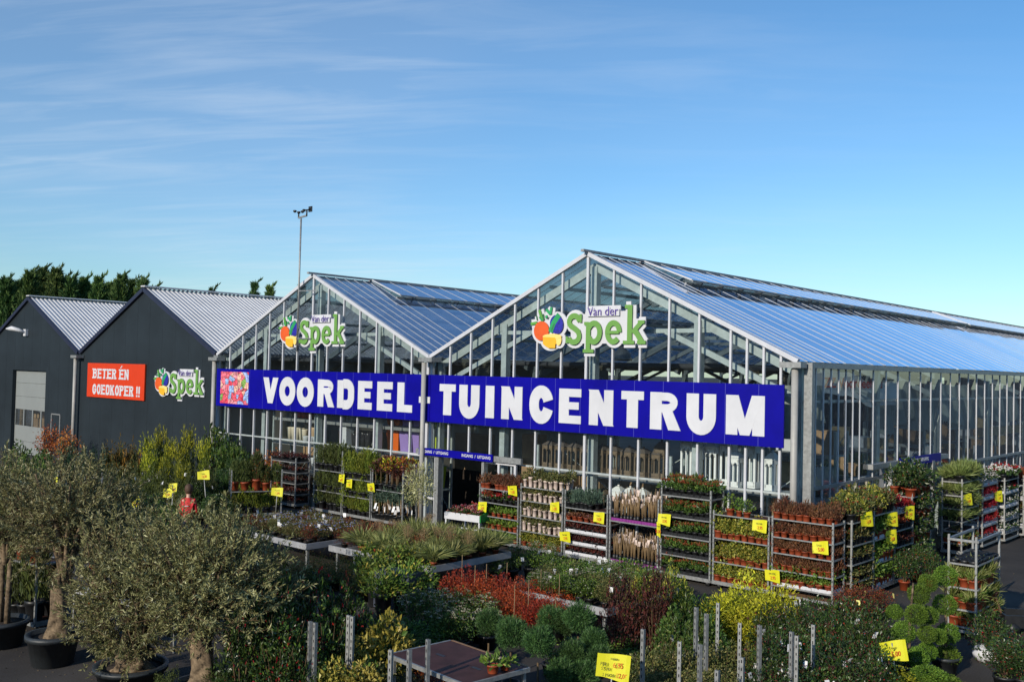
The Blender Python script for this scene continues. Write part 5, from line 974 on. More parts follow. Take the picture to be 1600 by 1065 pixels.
# variegated hollies
for q, lb in (((606, 966, 1.15, .74), "tall yellow variegated holly behind two steel posts"), ((548, 1010, .85, .6), "cream variegated holly left of the tall yellow one"), ((518, 1030, .85, .55), "low cream variegated holly by the twin steel posts"), ((572, 1030, .9, .6), "small variegated holly at the foot of the tall one")): row('holly' , [q], lb, 'holly', None)
# dark berried shrubs mid left bottom
row('cotoneaster', [(400, 900, 1.78, 0.71), (432, 884, 1.87, 0.82), (462, 902, 1.68, 0.77), (495, 896, 1.68, 0.77), (528, 905, 1.59, 0.77), (552, 925, 1.40, 0.71), (418, 930, 1.54, 0.77), (450, 940, 1.50, 0.77), (484, 936, 1.45, 0.77), (516, 945, 1.40, 0.71), (580, 950, 1.12, 0.62), (380, 945, 1.50, 0.71), (436, 985, 1.22, 0.71), (470, 990, 1.17, 0.71)], "tall dark shrub with red berries right of the large olive", 'shrub', 'tall dark shrubs', ntag=0)
row('red_tipped', [(415, 905, 1.7, .5), (478, 918, 1.5, .5), (540, 912, 1.5, .5)], "purple tinged shrub among the tall dark berried ones", 'shrub', 'purple tinged shrubs')
row('leafy', [(600, 985, .8, .6), (585, 1010, .7, .55), (655, 985, .6, .5), (700, 962, .6, .5)], "leafy bush near the variegated hollies", 'shrub', 'bushes near the hollies')
row('autumn_bush', [(665, 1035, .55, .45), (706, 1042, .5, .4)], "brown withered plant under the brown table", 'shrub', 'withered plants under the table')
row('low_shrub', [(625, 962, .55, .55), (652, 968, .55, .55), (684, 976, .5, .5), (566, 962, .6, .55), (540, 985, .55, .5), (716, 970, .5, .5), (900, 992, .5, .5), (948, 975, .55, .5), (972, 990, .55, .5), (1000, 985, .55, .5), (985, 1012, .5, .5), (1025, 985, .55, .5), (870, 1010, .45, .45), (940, 1000, .5, .5)], "low green filler shrub on the ground between the beds", 'shrub', 'low filler shrubs')
row('spotted', [(560, 1045, .6, .5), (590, 1052, .55, .5), (632, 1050, .55, .5), (530, 1055, .6, .5), (880, 1055, .5, .5), (915, 1058, .5, .5), (700, 1010, .4, .4)], "speckled low shrub near the variegated hollies and brown table", 'shrub', 'speckled low shrubs')
row('green_conifer', [(262, 1040, .6, .5), (345, 1030, .7, .5), (368, 1040, .65, .5)], "small dark conifer tucked between the olive tubs", 'conifer', 'small conifers between the olives')
# cloud pruned trees
def cloudtree(px_, py, label, balls, trunk):
    x, y = G(px_, py)[:2]; r = empty("cloud_pruned_tree", label, "tree", (float(x), float(y), 0)); inst('pot', potmesh(CHARP, 'c'), r, (0, 0, 0), 0, (.42, .42, .28))
    m = MB(); m.tube(trunk, [.03, .026, .02, .014][:len(trunk)], BARK, 7); m.build('trunk', r)
    cw = np.array(_r2); 
    for a, b_, z, s in balls:
        fm, _ = bigv('bonsai_ball', 3); o = inst('foliage_ball', fm, r, (cw[0]*a-_f[0]*b_*0+b_*(-_r[1]), cw[1]*a+b_*_r[0], z-s*.45), rnd.uniform(0, 6), (s, s, s*.92))
    return r
cloudtree(1476, 1052, "slender cloud pruned tree with one ball above another", [(0, 0, 1.5, .36), (.01, .03, 1.05, .37), (.03, -.02, .62, .36), (.04, 0, .26, .40)], [(0, 0, .1), (.02, 0, .6), (0, .01, 1.1), (0, 0, 1.5)])
cloudtree(1416, 1066, "broad cloud pruned tree with clustered clipped balls", [(.20, .05, 1.30, .33), (.36, .12, 1.46, .30), (.10, -.12, 1.04, .35), (.36, .1, .98, .31), (-.02, .05, .74, .36), (.25, -.12, .76, .29), (-.22, .1, .46, .36), (.10, -.15, .42, .34), (.36, .1, .44, .31), (-.04, .15, .18, .38), (.48, .0, .70, .26), (-.10, .2, 1.0, .26)], [(0, 0, .1), (.03, .02, .5), (.05, 0, 1.0), (.08, .02, 1.5)])
row('bonsai_ball', [(1452, 1040, .5, .55), (1476, 1052, .42, .5), (1434, 1056, .4, .5)], "low clipped green ball at the foot of the cloud pruned trees", 'shrub', 'low clipped balls')
# shrub in a white bag, handcart
x, y = G(1544, 1032)[:2]; r = shrub('berry', x, y, .80, .72, "dark flowering shrub with its root ball in a white bag", 'shrub', None, 0, None, nm='bagged_shrub')
m = MB(); m.lathe([(.10, 0), (.20, .03), (.25, .12), (.21, .22), (.10, .27), (.02, .26)], WHITEP, 14)
v = m.v[0]; v += NR.normal(size=v.shape)*.012; m.build("root_bag", r)
row('berry', [(1582, 990, .75, .75), (1600, 1002, .75, .75), (1570, 1010, .65, .6)], "dark flowering shrub at the right edge beside the handcart", 'shrub', 'dark shrubs at the right edge')
x, y = G(1592, 985)[:2]; r = empty("handcart", "black handcart with a leaning wooden handle at the right edge", "cart", (float(x), float(y), 0), .6)
m = MB(); m.box((-.35, -.3, .12), (.5, .3, .17), BLACKP); m.box((-.35, -.3, .17), (-.31, .3, .34), BLACKP); m.box((.46, -.3, .17), (.5, .3, .34), BLACKP); m.box((-.31, .27, .17), (.46, .3, .34), BLACKP); m.box((-.31, -.3, .17), (.46, -.27, .34), BLACKP); m.build("body", r)
m = MB(); m.tube([(-.33, -.1, .3), (-.50, -.02, .85), (-.60, .02, 1.25)], .018, WOOD, 7); m.build("handle", r); m = MB(); m.tube([(-.60, -.1, 1.25), (-.60, .14, 1.25)], .016, BLACKP, 7); m.build("grip", r)
for a in (-.2, .35):
    m = MB(); m.tube([(a, -.34, .1), (a, -.30, .1)], .1, BLACKP, 14); m.build("wheel", r)
    m = MB(); m.tube([(a, .30, .1), (a, .34, .1)], .1, BLACKP, 14); m.build("wheel", r)
# --- galvanised posts standing up among the shrubs (trolley uprights)
for i, (px_, py) in enumerate([(485, 970), (493, 972), (545, 960), (551, 962), (611, 1014), (640, 1014), (669, 998), (1005, 982), (1062, 1001), (1088, 948), (1104, 958), (1122, 941), (1094, 1006), (1121, 1046), (1156, 972), (1160, 1026), (1187, 976), (1237, 986), (1245, 992), (1271, 975), (388, 880), (100, 735), (130, 728), (160, 738), (348, 700), (356, 712), (364, 698)]):
    h = 1.35; x, y = T(px_, py, h); m = MB(); a = .022
    m.box((-a, -a, 0), (a, -a+.006, h), GALV); m.box((-a, -a+.006, 0), (-a+.006, a, h), GALV); m.box((a-.006, -a+.006, 0), (a, a, h), GALV)
    for q in np.arange(.3, h-.04, .09): m.box((-.007, -a-.002, q), (.007, -a, q+.035), BLACKP)
    o = m.build("trolley_post", None, (float(x), float(y), 0), rnd.uniform(-.4, .4)); tag(o, "bare galvanised slotted post sticking up among the shrubs", "post", "bare posts among the shrubs")
# --- brown plywood table
c0 = G(654, 1012, .92); c1 = G(705, 1000, .92); c2 = G(826, 1042, .92); ex = (c2-c1); Lx = np.linalg.norm(ex); ex /= Lx; an = math.atan2(ex[1], ex[0]); wd = 1.0
t = empty("work_table", "brown plywood topped steel table at the bottom centre", "table", (float(c1[0]), float(c1[1]), 0), an)
m = MB(); m.box((0, -wd, .90), (Lx, 0, .92), PLY); 
for hx_ in (.35, Lx-.45): m.box((hx_, -wd*.55, .9201), (hx_+.16, -wd*.5, .923), BLACKP)
m.build("tabletop", t); m = MB(); m.bar((0, -wd-.015, .90), (Lx, -wd-.015, .90), .03, .05, GALV); m.bar((0, .015, .90), (Lx, .015, .90), .03, .05, WOOD); m.bar((-.015, -wd, .90), (-.015, 0, .90), .03, .05, GALV); m.bar((Lx+.015, -wd, .90), (Lx+.015, 0, .90), .03, .05, GALV); m.build("edge_frame", t)
for a in (.04, Lx-.04):
    for b_ in (-wd+.04, -.04): m = MB(); m.box((a-.02, b_-.02, 0), (a+.02, b_+.02, .9), GALV); m.build("leg", t)
for i in range(6): 
    p = t.matrix_basis @ Vector((Lx-.1+.14*(i % 3), -.2-.2*(i//3)-.1, 0)); put('primula', (p.x, p.y, .925) if i % 3 == 0 else (p.x+.15, p.y, .0), None, 1.2, 'at the end of the brown table')
# --- white framed flower table by the entrance
x, y = G(694, 846)[:2]; t = empty("flower_table", "white flower table with a green side beside the entrance", "table", (float(x), float(y), 0), .12)
m = MB(); m.box((0, 0, .66), (1.15, .9, .68), WHITEP); m.box((0, -.02, .62), (1.15, 0, .80), WHITEP); m.build("tray_top", t)
m = MB(); m.add([(1.15, 0, .62), (1.15, .9, .62), (1.15, .9, .98), (1.15, 0, .80), (1.17, 0, .62), (1.17, .9, .62), (1.17, .9, .98), (1.17, 0, .80)], [(0, 3, 2, 1), (4, 5, 6, 7), (0, 1, 5, 4), (1, 2, 6, 5), (2, 3, 7, 6), (3, 0, 4, 7)], mat("green board", (.03, .30, .06), .5, 0, .05, 4)); m.build("side_board", t)
for a in (.03, 1.12):
    for b_ in (.03, .87): m = MB(); m.box((a-.022, b_-.022, 0), (a+.022, b_+.022, .62), WHITEP); m.build("leg", t)
m = MB(); m.bar((0, .03, .42), (1.12, .03, .42), .03, .04, WHITEP); m.build("stretcher", t)
for i in range(7):
    for j in range(4): p = t.matrix_basis @ Vector((.09+i*.16, .10+j*.21, .682)); put('cyclamen_pink', p, None, 1.15, 'on the white flower table')
x, y = G(733, 850)[:2]; m = MB(); m.lathe([(.02, 0), (.17, .04), (.22, .12), (.20, .16), (.1, .12), (.001, .1)], WOOD, 12); o = m.build("wicker_basket", None, (float(x), float(y), 0)); tag(o, "low wicker basket beside the white flower table", "basket")
# --- lollipop olive at the entrance
x, y = G(652, 852)[:2]; r = empty("standard_olive", "lollipop olive tree on a slim stem left of the entrance", "tree", (float(x), float(y), 0)); inst('pot', potmesh(CHARP, 'c'), r, (0, 0, 0), 0, (.4, .4, .3)); m = MB(); m.tube([(0, 0, .2), (.02, .01, .7), (0, 0, 1.2)], [.022, .02, .018], BARK, 7); m.build('trunk', r); fm, _ = bigv('lollipop', 1); inst('crown', fm, r, (0, 0, .98), 0, (.78, .78, 1.15))
# --- tables and shelves behind the olives, lower left
x, y = G(110, 1000)[:2]; t = empty("display_table", "long pale table behind the gnarled olive tub", "table", (float(x), float(y), 0), .15)
m = MB(); m.box((0, 0, .78), (1.9, .6, .82), WHITEP); m.build("tabletop", t)
for a in (.03, 1.87):
    for b_ in (.03, .57): m = MB(); m.box((a-.018, b_-.018, 0), (a+.018, b_+.018, .78), GALV); m.build("leg", t)
p = t.matrix_basis @ Vector((.3, .3, .822)); put('cyclamen_red', p, None, 2.0, 'on the long pale table behind the olive tub')
p = t.matrix_basis @ Vector((.25, .3, 0)); put('camellia', p, None, 1.3, 'under the long pale table behind the olive tub')
a = G(2, 868, 1.15); tol = trolley("trolley with orange pots and dark conifers at the left edge", float(a[0])-.3, float(a[1]), .12, 1.36, .56, 1.75, [.17, 1.12])
for i in range(3): q = tol.matrix_basis @ Vector((.25+.4*i, .15, 1.12)); put('orange_pot_conifer', q, None, .85, 'on the trolley at the left edge')
fill(tol, 1.36, .56, .17, 'small_conifer', 5, 2, 'on the bottom of the left edge trolley', 1.5)
a = G(60, 772, .9); tsh = trolley("trolley with a flat shelf behind the left olive crown", float(a[0]), float(a[1]), .1, 1.36, .56, 1.5, [.17, .9])
for i in range(3): q = tsh.matrix_basis @ Vector((.3+.35*i, .2, .9)); put('camellia', q, None, .9, 'on the shelf behind the left olive crown')
# --- small conifer in an orange pot before the olives
x, y = G(165, 1056)[:2]; shrub('green_conifer', x, y, .66, .46, "small green conifer in a bright orange pot between the olive tubs", 'conifer', None, 0.0, 'terra', .24, .15, 0, None, 'potted_conifer')
# ------------------------------------------------------------------ olive trees
def olive_crown(n_tw, r, h, z0, droop=.1, seed=1, lean=(0, 0)):
    m = MB(); P, O = cloud(n_tw, 'ball', r*.86, h*.88, z0+h*.06, .26, .85); 
    cen = np.array((0, 0, z0+h*.25)); allP = []; allD = []
    for p, o in zip(P, O):
        d = o*.9+np.array((0, 0, .75-droop))+NR.normal(size=3)*.45; d /= np.linalg.norm(d); ln = NR.uniform(.22, .48)
        q = p+d*ln; mid = p+d*ln*.5+NR.normal(size=3)*.02
        m.tube([p-d*.1, mid, q], [.006, .004, .002], TWIG, 3, False)
        k = 30; s_ = NR.rand(k); base = p+(q-p)*s_[:, None]; allP.append(base); dd = d*.8+NR.normal(size=(k, 3))*.62; allD.append(dd)
    A = np.concatenate(allP); D = np.concatenate(allD); n = len(A); tw = np.repeat(NR.rand(n_tw), 30)
    tn_ = np.clip(.30+.22*NR.normal(size=n)+.30*(tw-.5)+.18*clump(A, 3.2, seed), 0, 1); m.leaves(A, D, NR.uniform(.05, .085, n), NR.uniform(.013, .021, n), LM['olive'], tn_, .3)
    # limbs
    for i in range(9):
        a = i*.7+seed; tip = np.array((math.cos(a)*r*.6, math.sin(a)*r*.6, z0+h*NR.uniform(.5, .85))); m.tube([(lean[0], lean[1], z0-.1), (tip*.35+np.array((0, 0, z0*.6+h*.15))), tip], [.05, .03, .012], BARK, 6, False)
    return m
def trunk_gnarled(m, h, r0, lean, knots):
    n = 12; k = 18; V = []; F = []
    for i in range(n):
        t = i/(n-1); c = np.array((lean[0]*t+.05*math.sin(t*5), lean[1]*t+.04*math.cos(t*4), h*t)); rr = r0*(1.25-.55*t+.5*max(0, .18-t)*4)
        for j in range(k):
            a = 2*math.pi*j/k; q = rr*(1+.22*math.sin(a*3+t*4)+.13*math.sin(a*5-t*9)+.12*mnoise.noise(Vector((math.cos(a)*2, math.sin(a)*2, t*6)))); V.append(c+np.array((q*math.cos(a), q*math.sin(a), 0)))
    for i in range(n-1):
        for j in range(k): F.append((i*k+j, i*k+(j+1) % k, (i+1)*k+(j+1) % k, (i+1)*k+j))
    F.append(tuple((n-1)*k+j for j in range(k))); m.add(V, F, BARK, smooth=True)
    for i in range(knots):
        t = NR.uniform(.1, .8); a = NR.uniform(0, 6.28); c = np.array((lean[0]*t+r0*math.cos(a), lean[1]*t+r0*math.sin(a), h*t)); s_ = r0*NR.uniform(.25, .45); m.lathe([(s_*.2, -s_), (s_*.9, -s_*.5), (s_, 0), (s_*.8, s_*.6), (.001, s_)], BARK, 9, c)
def olive(px_, py, label, r, zt, zc, n_tw, th, tr, lean, tub=None, seed=1, knots=6, stems=None):
    x, y = G(px_, py)[:2]; t = empty("olive_tree", label, "tree", (float(x), float(y), 0), 0, None); zb = 0
    if tub: inst('tub', potmesh(CHARP, 'c'), t, (0, 0, 0), 0, (tub[0], tub[0], tub[1])); zb = tub[1]*.8
    m = MB()
    if stems:
        for a in stems: m.tube([(a[0], a[1], zb-.05), (a[0]*1.1+.02, a[1], (zb+th)/2), (a[2], a[3], th)], [tr, tr*.85, tr*.6], BARK, 9)
    else: trunk_gnarled(m, th-zb, tr, lean, knots); m.v = [q+np.array((0, 0, zb-.03)) for q in m.v]
    m.build('trunk', t); c = olive_crown(n_tw, r, zt-zc, zc, .1, seed); c.build('crown', t, (lean[0], lean[1], 0)); return t
olive(82, 1036, "olive tree with a gnarled trunk in a wide dark tub", .88, 3.12, 1.25, 500, 1.5, .11, (.10, .1), (.76, .46), 1)
olive(2, 1008, "olive tree with two pale stems at the left edge", .78, 2.9, 1.4, 400, 1.6, .05, (.05, 0), (.78, .42), 2, 0, [(-.08, 0, -.1, 0), (.06, .05, .10, .05)])
olive(203, 1084, "low olive with a knobbly root trunk in a dark tub", .92, 2.45, .38, 620, .75, .20, (.12, .0), (.95, .42), 3, 12)
olive(312, 1112, "large silvery olive with a cut pale trunk at the bottom", 1.10, 2.5, .85, 900, 1.25, .135, (-.03, .05), (.7, .4), 4, 2)
olive(150, 1000, "slender olive crown behind the gnarled one", .85, 2.75, 1.1, 420, 1.4, .07, (.0, .0), (.6, .4), 5, 2)
# ------------------------------------------------------------------ price cards
def card(px_, py, h, w_, ht, label, lines, where_y=None, rz=.0, tilt=0, z=None, pole=True, loc=None):
    p = np.array(loc) if loc is not None else (YP(px_, py, where_y) if where_y is not None else G(px_, py, h))
    t = empty("price_card", label, "price sign", tuple(float(q) for q in p), rz, "yellow price cards")
    m = MB(); n = 8; bend = rnd.uniform(.02, .11)*w_; V = []
    for i in range(n+1):
        u = i/n-.5; yb = -bend*math.sin(u*3.4)+.03*w_*math.cos(u*6)
        for zz__ in (-.5, .5): V += [(u*w_, yb+tilt*zz__, zz__*ht*(1+.1*math.sin(u*4))), (u*w_, yb+.004+tilt*zz__, zz__*ht*(1+.1*math.sin(u*4)))]
    F = []
    for i in range(n): a = 4*i; F += [(a, a+4, a+6, a+2), (a+1, a+3, a+7, a+5), (a, a+1, a+5, a+4), (a+2, a+6, a+7, a+3)]
    F += [(0, 2, 3, 1), (4*n, 4*n+1, 4*n+3, 4*n+2)]
    m.add(V, F, YELLOW, smooth=False); m.build("card", t)
    t.rotation_euler.y = rnd.uniform(-.12, .12)
    for s_, u, v, sz, mt in lines: textmesh("handwriting", s_, mt, t, sz, (u*w_, -.012-bend*math.sin(u*3.4)*0-bend, v*ht), (R(90), 0, R(0)), .0, .8, .001)
    if pole and where_y is None: m = MB(); m.tube([(0, .03, -p[2]), (0, .03, .1)], .012, GALV, 5); m.build("stake", t)
    return t
sc1 = [("per stuk", 0, .22, .05, INK), ("2,95", .05, -.15, .09, REDINK)]
sc2 = [("2 voor", -.05, .2, .05, INK), ("5,00", .05, -.15, .10, REDINK)]
card(958, 1041, 1.0, .40, .30, "large yellow handwritten price card at the bottom centre", [("PER", -.30, .10, .06, INK), ("STUK", -.22, -.08, .055, INK), ("6,95", .14, .10, .09, REDINK), ("2 VOOR", -.12, -.32, .05, INK), ("12,00", .27, -.30, .08, REDINK), ("azalea", 0, .36, .045, INK)], None, .65, .02, pole=True)
FYC = FY-.05
for i, (px_, py, lb) in enumerate([(801, 766, "on the entrance trolley, upper right"), (754, 791, "on the left post of the entrance trolley"), (867, 792, "on the right post of the herb trolley"), (883, 838, "at the lower right of the herb trolley"), (936, 808, "left of the upper rose shelf"), (1038, 811, "on the tall red budded trolley beside the roses"), (1029, 826, "hanging edgewise beside the roses"), (1187, 821, "on the variegated trolley, upper right"), (1282, 855, "folded, on the corner heather trolley"), (1207, 899, "at the lower left of the corner heather trolley"), (534, 747, "upper of the pair between the conifer trolleys"), (546, 755, "lower of the pair between the conifer trolleys"), (580, 761, "on the right post of the bushy conifer trolley")]):
    nar = i == 6
    card(px_, py, 0, .11 if nar else .34, .34 if nar else .24, "small yellow price card "+lb, sc1 if i % 2 else sc2, FYC-.02*(i % 2), .0, .03 if i % 3 else -.02)
for i, (px_, py, x_, y_, lb) in enumerate([(1354, 811, 23.70, 1.05, "on the glass side row beside the bronze shrublets"), (1394, 811, 23.68, 2.24, "upper one on the bright green trolley's far post"), (1392, 838, 23.66, 2.24, "lower one on the bright green trolley's far post"), (1421, 800, 23.66, 3.44, "under the top camellias"), (1512, 780, 23.58, 7.9, "on the tall grass trolley"), (1560, 775, 23.62, 9.8, "on the crimson trolley")]):
    d = ray(px_, py); tt = (x_-CAM[0])/d[0]; p = CAM+d*tt; card(0, 0, 0, .30, .28, "small yellow price card "+lb, sc1 if i % 2 else sc2, 0, R(75), .02, loc=p)
for i, (px_, py, h, lb) in enumerate([(318, 742, 1.45, "under the golden tipped conifers"), (433, 768, .88, "on the orange pot trolley"), (270, 762, 1.3, "left of the red jacket"), (262, 770, 1.2, "low, left of the red jacket"), (84, 752, 1.3, "beside the left olive crown"), (212, 784, 1.5, "half hidden in the olive crowns"), (518, 737, 1.5, "on the slim conifers")][:6]):
    card(px_, py, h, .34 if i < 2 else .22, .24, "yellow price card "+lb, sc1 if i % 2 else sc2, None, .75, .02)
card(1396, 1016, .75, .36, .26, "bent yellow price card among the dark berried evergreens", sc2, None, .75, .05)
# ------------------------------------------------------------------ person
x, y = G(291, 876)[:2]
def skin(name, verts, edges, rad, mt, parent, sub=2):
    me = bpy.data.meshes.new(name); me.from_pydata(verts, edges, []); o = bpy.data.objects.new(name, me); C.objects.link(o)
    sk = o.modifiers.new("s", 'SKIN'); 
    for v_, r_ in zip(me.skin_vertices[0].data, rad): v_.radius = (r_, r_*.82) if isinstance(r_, float) else r_
    me.skin_vertices[0].data[0].use_root = True; o.modifiers.new("u", 'SUBSURF').levels = sub; o.modifiers["u"].render_levels = sub
    dg = bpy.context.evaluated_depsgraph_get(); ev = bpy.data.meshes.new_from_object(o.evaluated_get(dg)); o.modifiers.clear(); o.data = ev; ev.materials.clear(); ev.materials.append(mt)
    for pl in ev.polygons: pl.use_smooth = True
    o.parent = parent; return o
SK = mat("skin", (.48, .28, .20), .5, 0, .06, 6); RJ = mat("red jacket", (.55, .018, .020), .7, 0, .15, 5); TR = mat("dark trousers", (.03, .035, .05), .8, 0, .2, 6); HR = mat("brown hair", (.07, .035, .018), .7, 0, .4, 30)
pr_ = empty("person", "person in a red jacket seen from behind among the plants", "person", (float(x), float(y), 0), -YAW*0+.75)
V = [(0, 0, .92), (0, 0, 1.12), (0, -.01, 1.34), (0, 0, 1.47), (0, .03, 1.56), (0, .05, 1.66), (.16, 0, 1.39), (.23, .05, 1.14), (.16, .24, .98), (.14, .32, .96), (-.16, 0, 1.39), (-.23, .05, 1.14), (-.16, .24, .98), (-.14, .32, .96), (.10, 0, .86), (.11, .02, .48), (.11, -.03, .08), (.11, .12, .04), (-.10, 0, .86), (-.11, .02, .48), (-.11, -.03, .08), (-.11, .12, .04)]
E_ = [(0, 1), (1, 2), (2, 3), (3, 4), (4, 5), (2, 6), (6, 7), (7, 8), (8, 9), (2, 10), (10, 11), (11, 12), (12, 13), (0, 14), (14, 15), (15, 16), (16, 17), (0, 18), (18, 19), (19, 20), (20, 21)]
pr_.scale = (.82, .9, 1)
skin("body", V, E_, [.11, .09, .095, .05, .082, .095, .05, .04, .03, .027, .05, .04, .03, .027, .085, .06, .042, .035, .085, .06, .042, .035], SK, pr_)
skin("jacket", [(0, 0, .88), (0, 0, 1.12), (0, -.01, 1.34), (0, 0, 1.45), (.16, 0, 1.39), (.23, .05, 1.14), (.16, .22, 1.0), (-.16, 0, 1.39), (-.23, .05, 1.14), (-.16, .22, 1.0)], [(0, 1), (1, 2), (2, 3), (2, 4), (4, 5), (5, 6), (2, 7), (7, 8), (8, 9)], [(.17, .14), (.16, .135), (.185, .145), (.09, .085), .085, .064, .052, .085, .064, .052], RJ, pr_)
skin("trousers", [(0, 0, .93), (.10, 0, .84), (.11, .02, .48), (.11, -.03, .12), (-.10, 0, .84), (-.11, .02, .48), (-.11, -.03, .12)], [(0, 1), (1, 2), (2, 3), (0, 4), (4, 5), (5, 6)], [.16, .10, .078, .065, .10, .078, .065], TR, pr_)
m = MB(); n = 14; 
m.lathe([(.03, 1.525), (.085, 1.55), (.108, 1.61), (.112, 1.67), (.095, 1.725), (.05, 1.757), (.001, 1.765)], HR, 16, (0, .022, 0)); m.build("hair", pr_)
m = MB(); m.box((-.06, -.150, 1.27), (.07, -.142, 1.285), WHITEP); m.build("jacket_print", pr_)
m = MB()
for s_ in (-1, 1): m.lathe([(.001, -.012), (.012, 0), (.001, .012)], WHITEP, 8, (s_*.035, .135, 1.655))
m.lathe([(.001, -.02), (.016, -.01), (.001, .03)], SK, 8, (0, .158, 1.625)); m.box((-.025, .128, 1.585), (.025, .14, 1.592), mat("lips", (.4, .12, .1), .5, 0, 0)); m.build("face", pr_)
# ------------------------------------------------------------------ goods inside the glasshouse, behind the panes
def rack(xa, xb, y, zs, label, d=.6):
    t = empty("display_rack", label, "rack", (xa, y, 0), 0, "racks behind the glass")
    for a in (0, xb-xa):
        for b_ in (0, d): m = MB(); m.box((a-.03, b_-.03, 0), (a+.03, b_+.03, zs[-1]+.6), STEEL); m.build("upright", t)
    for z in zs: m = MB(); m.box((0, 0, z-.04), (xb-xa, d, z-.005), STEEL); m.bar((0, -.02, z-.05), (xb-xa, -.02, z-.05), .03, .09, GALV); m.build("shelf", t)
    m = MB(); m.bar((.05, d, .3), (xb-xa-.05, d, zs[-1]+.5), .02, .02, STEEL); m.bar((.05, d+.03, zs[-1]+.5), (xb-xa-.05, d+.03, .3), .02, .02, STEEL); m.build("brace", t); return t
for xa, xb, lb in ((2.9, 5.6, "rack of cream and white pots behind the left pane row"), (5.75, 8.3, "rack of dark vases behind the slim conifer trolley"), (8.4, 10.9, "rack of orange, purple and lime planters behind the glass"), (14.9, 18.9, "rack of brown lanterns behind the herb trolley"), (19.0, 22.1, "rack of tall white lanterns behind the corner glass")):
    rack(xa, xb, .46, [1.0, 1.95, 2.75] if xb < 11 else [.95, 2.0], lb, .75)
def pots(xa, xb, z, y, n, r, h, mt, label, square=False, taper=.72):
    for i in range(n):
        m = MB(); hh = h*rnd.uniform(.92, 1.06)
        if square:
            a, b_ = r*taper, r; V = [(-a, -a, 0), (a, -a, 0), (a, a, 0), (-a, a, 0), (-b_, -b_, hh), (b_, -b_, hh), (b_, b_, hh), (-b_, b_, hh), (-b_*.9, -b_*.9, hh), (b_*.9, -b_*.9, hh), (b_*.9, b_*.9, hh), (-b_*.9, b_*.9, hh), (-a*.9, -a*.9, .05), (a*.9, -a*.9, .05), (a*.9, a*.9, .05), (-a*.9, a*.9, .05)]
            F = [(0, 3, 2, 1)]+[(j, (j+1) % 4, 4+(j+1) % 4, 4+j) for j in range(4)]+[(4+j, 4+(j+1) % 4, 8+(j+1) % 4, 8+j) for j in range(4)]+[(8+j, 8+(j+1) % 4, 12+(j+1) % 4, 12+j) for j in range(4)]+[(12, 13, 14, 15)]; m.add(V, F, mt)
        else: m.lathe([(r*taper, 0), (r, hh*.9), (r*1.05, hh), (r*.92, hh), (r*taper*.9, .04)], mt, 14)
        o = m.build("planter", None, (xa+(xb-xa)*(i+.5)/n, y+rnd.uniform(-.05, .05), z), rnd.uniform(-.1, .1)); tag(o, label, "planter", label)
ORG = mat("orange planter", (.68, .12, .01), .4, 0, .05, 3); PUR = mat("lilac planter", (.30, .20, .50), .4, 0, .05, 3); LIM = mat("lime planter", (.42, .50, .03), .4, 0, .05, 3); RDP = mat("dark red pot", (.25, .012, .015), .4, 0, .1, 4)
pots(8.45, 9.0, 1.97, .92, 2, .16, .66, ORG, "tall orange planter on the upper rack shelf", True); pots(9.05, 9.95, 1.97, .92, 3, .16, .70, PUR, "tall lilac planter on the upper rack shelf", True); pots(10.0, 10.85, 1.97, .92, 3, .15, .52, LIM, "lime green planter on the upper rack shelf", True)
pots(8.45, 9.1, 1.02, .92, 2, .18, .62, ORG, "orange planter on the middle rack shelf", True); pots(9.2, 9.9, 1.02, .92, 2, .18, .6, PUR, "lilac planter on the middle rack shelf", True); pots(10.0, 10.85, 1.02, .92, 3, .15, .6, LIM, "lime green planter on the middle rack shelf", True)
pots(8.5, 9.0, 2.77, .92, 2, .16, .5, ORG, "orange planter on the top rack shelf", True); pots(9.1, 9.9, 2.77, .92, 3, .15, .5, PUR, "lilac planter on the top rack shelf", True); pots(10.0, 10.85, 2.77, .92, 3, .15, .5, LIM, "lime green planter on the top rack shelf", True)
pots(3.0, 4.2, 1.97, .95, 5, .11, .42, CREAM, "cream tapered pot on the left rack"); pots(4.25, 5.0, 1.97, .95, 4, .10, .5, mat("beige pot", (.50, .34, .20), .5, 0, .1, 4), "beige stacked pot on the left rack"); pots(4.3, 5.4, 1.97, .70, 4, .12, .2, WHITEP, "low white bowl on the left rack"); pots(3.1, 5.3, 2.77, .95, 6, .14, .26, CREAM, "cream bowl on the top of the left rack"); pots(4.0, 4.7, 2.77, .70, 3, .14, .3, RDP, "dark red pot on the top of the left rack"); pots(4.4, 5.5, 1.02, .95, 4, .12, .4, WHITEP, "white vase on the low left rack")
pots(5.9, 8.0, 1.97, .92, 6, .12, .45, mat("dark glazed vase", (.03, .03, .035), .2, 0, .1, 4), "dark glazed vase on the second rack"); pots(6.0, 6.8, 2.77, .92, 3, .15, .45, WHITEP, "white pot on the top of the second rack"); pots(6.9, 7.6, 1.02, .92, 2, .2, .55, mat("slate planter", (.08, .08, .11), .4, 0, .1, 4), "slate planter on the second rack", True); pots(6.4, 6.7, 1.97, .72, 1, .17, .7, WHITEP, "tall white planter on the second rack", True)
LWH = mat('white lantern paint', (.80, .80, .80), .5, 0, .06, 6)
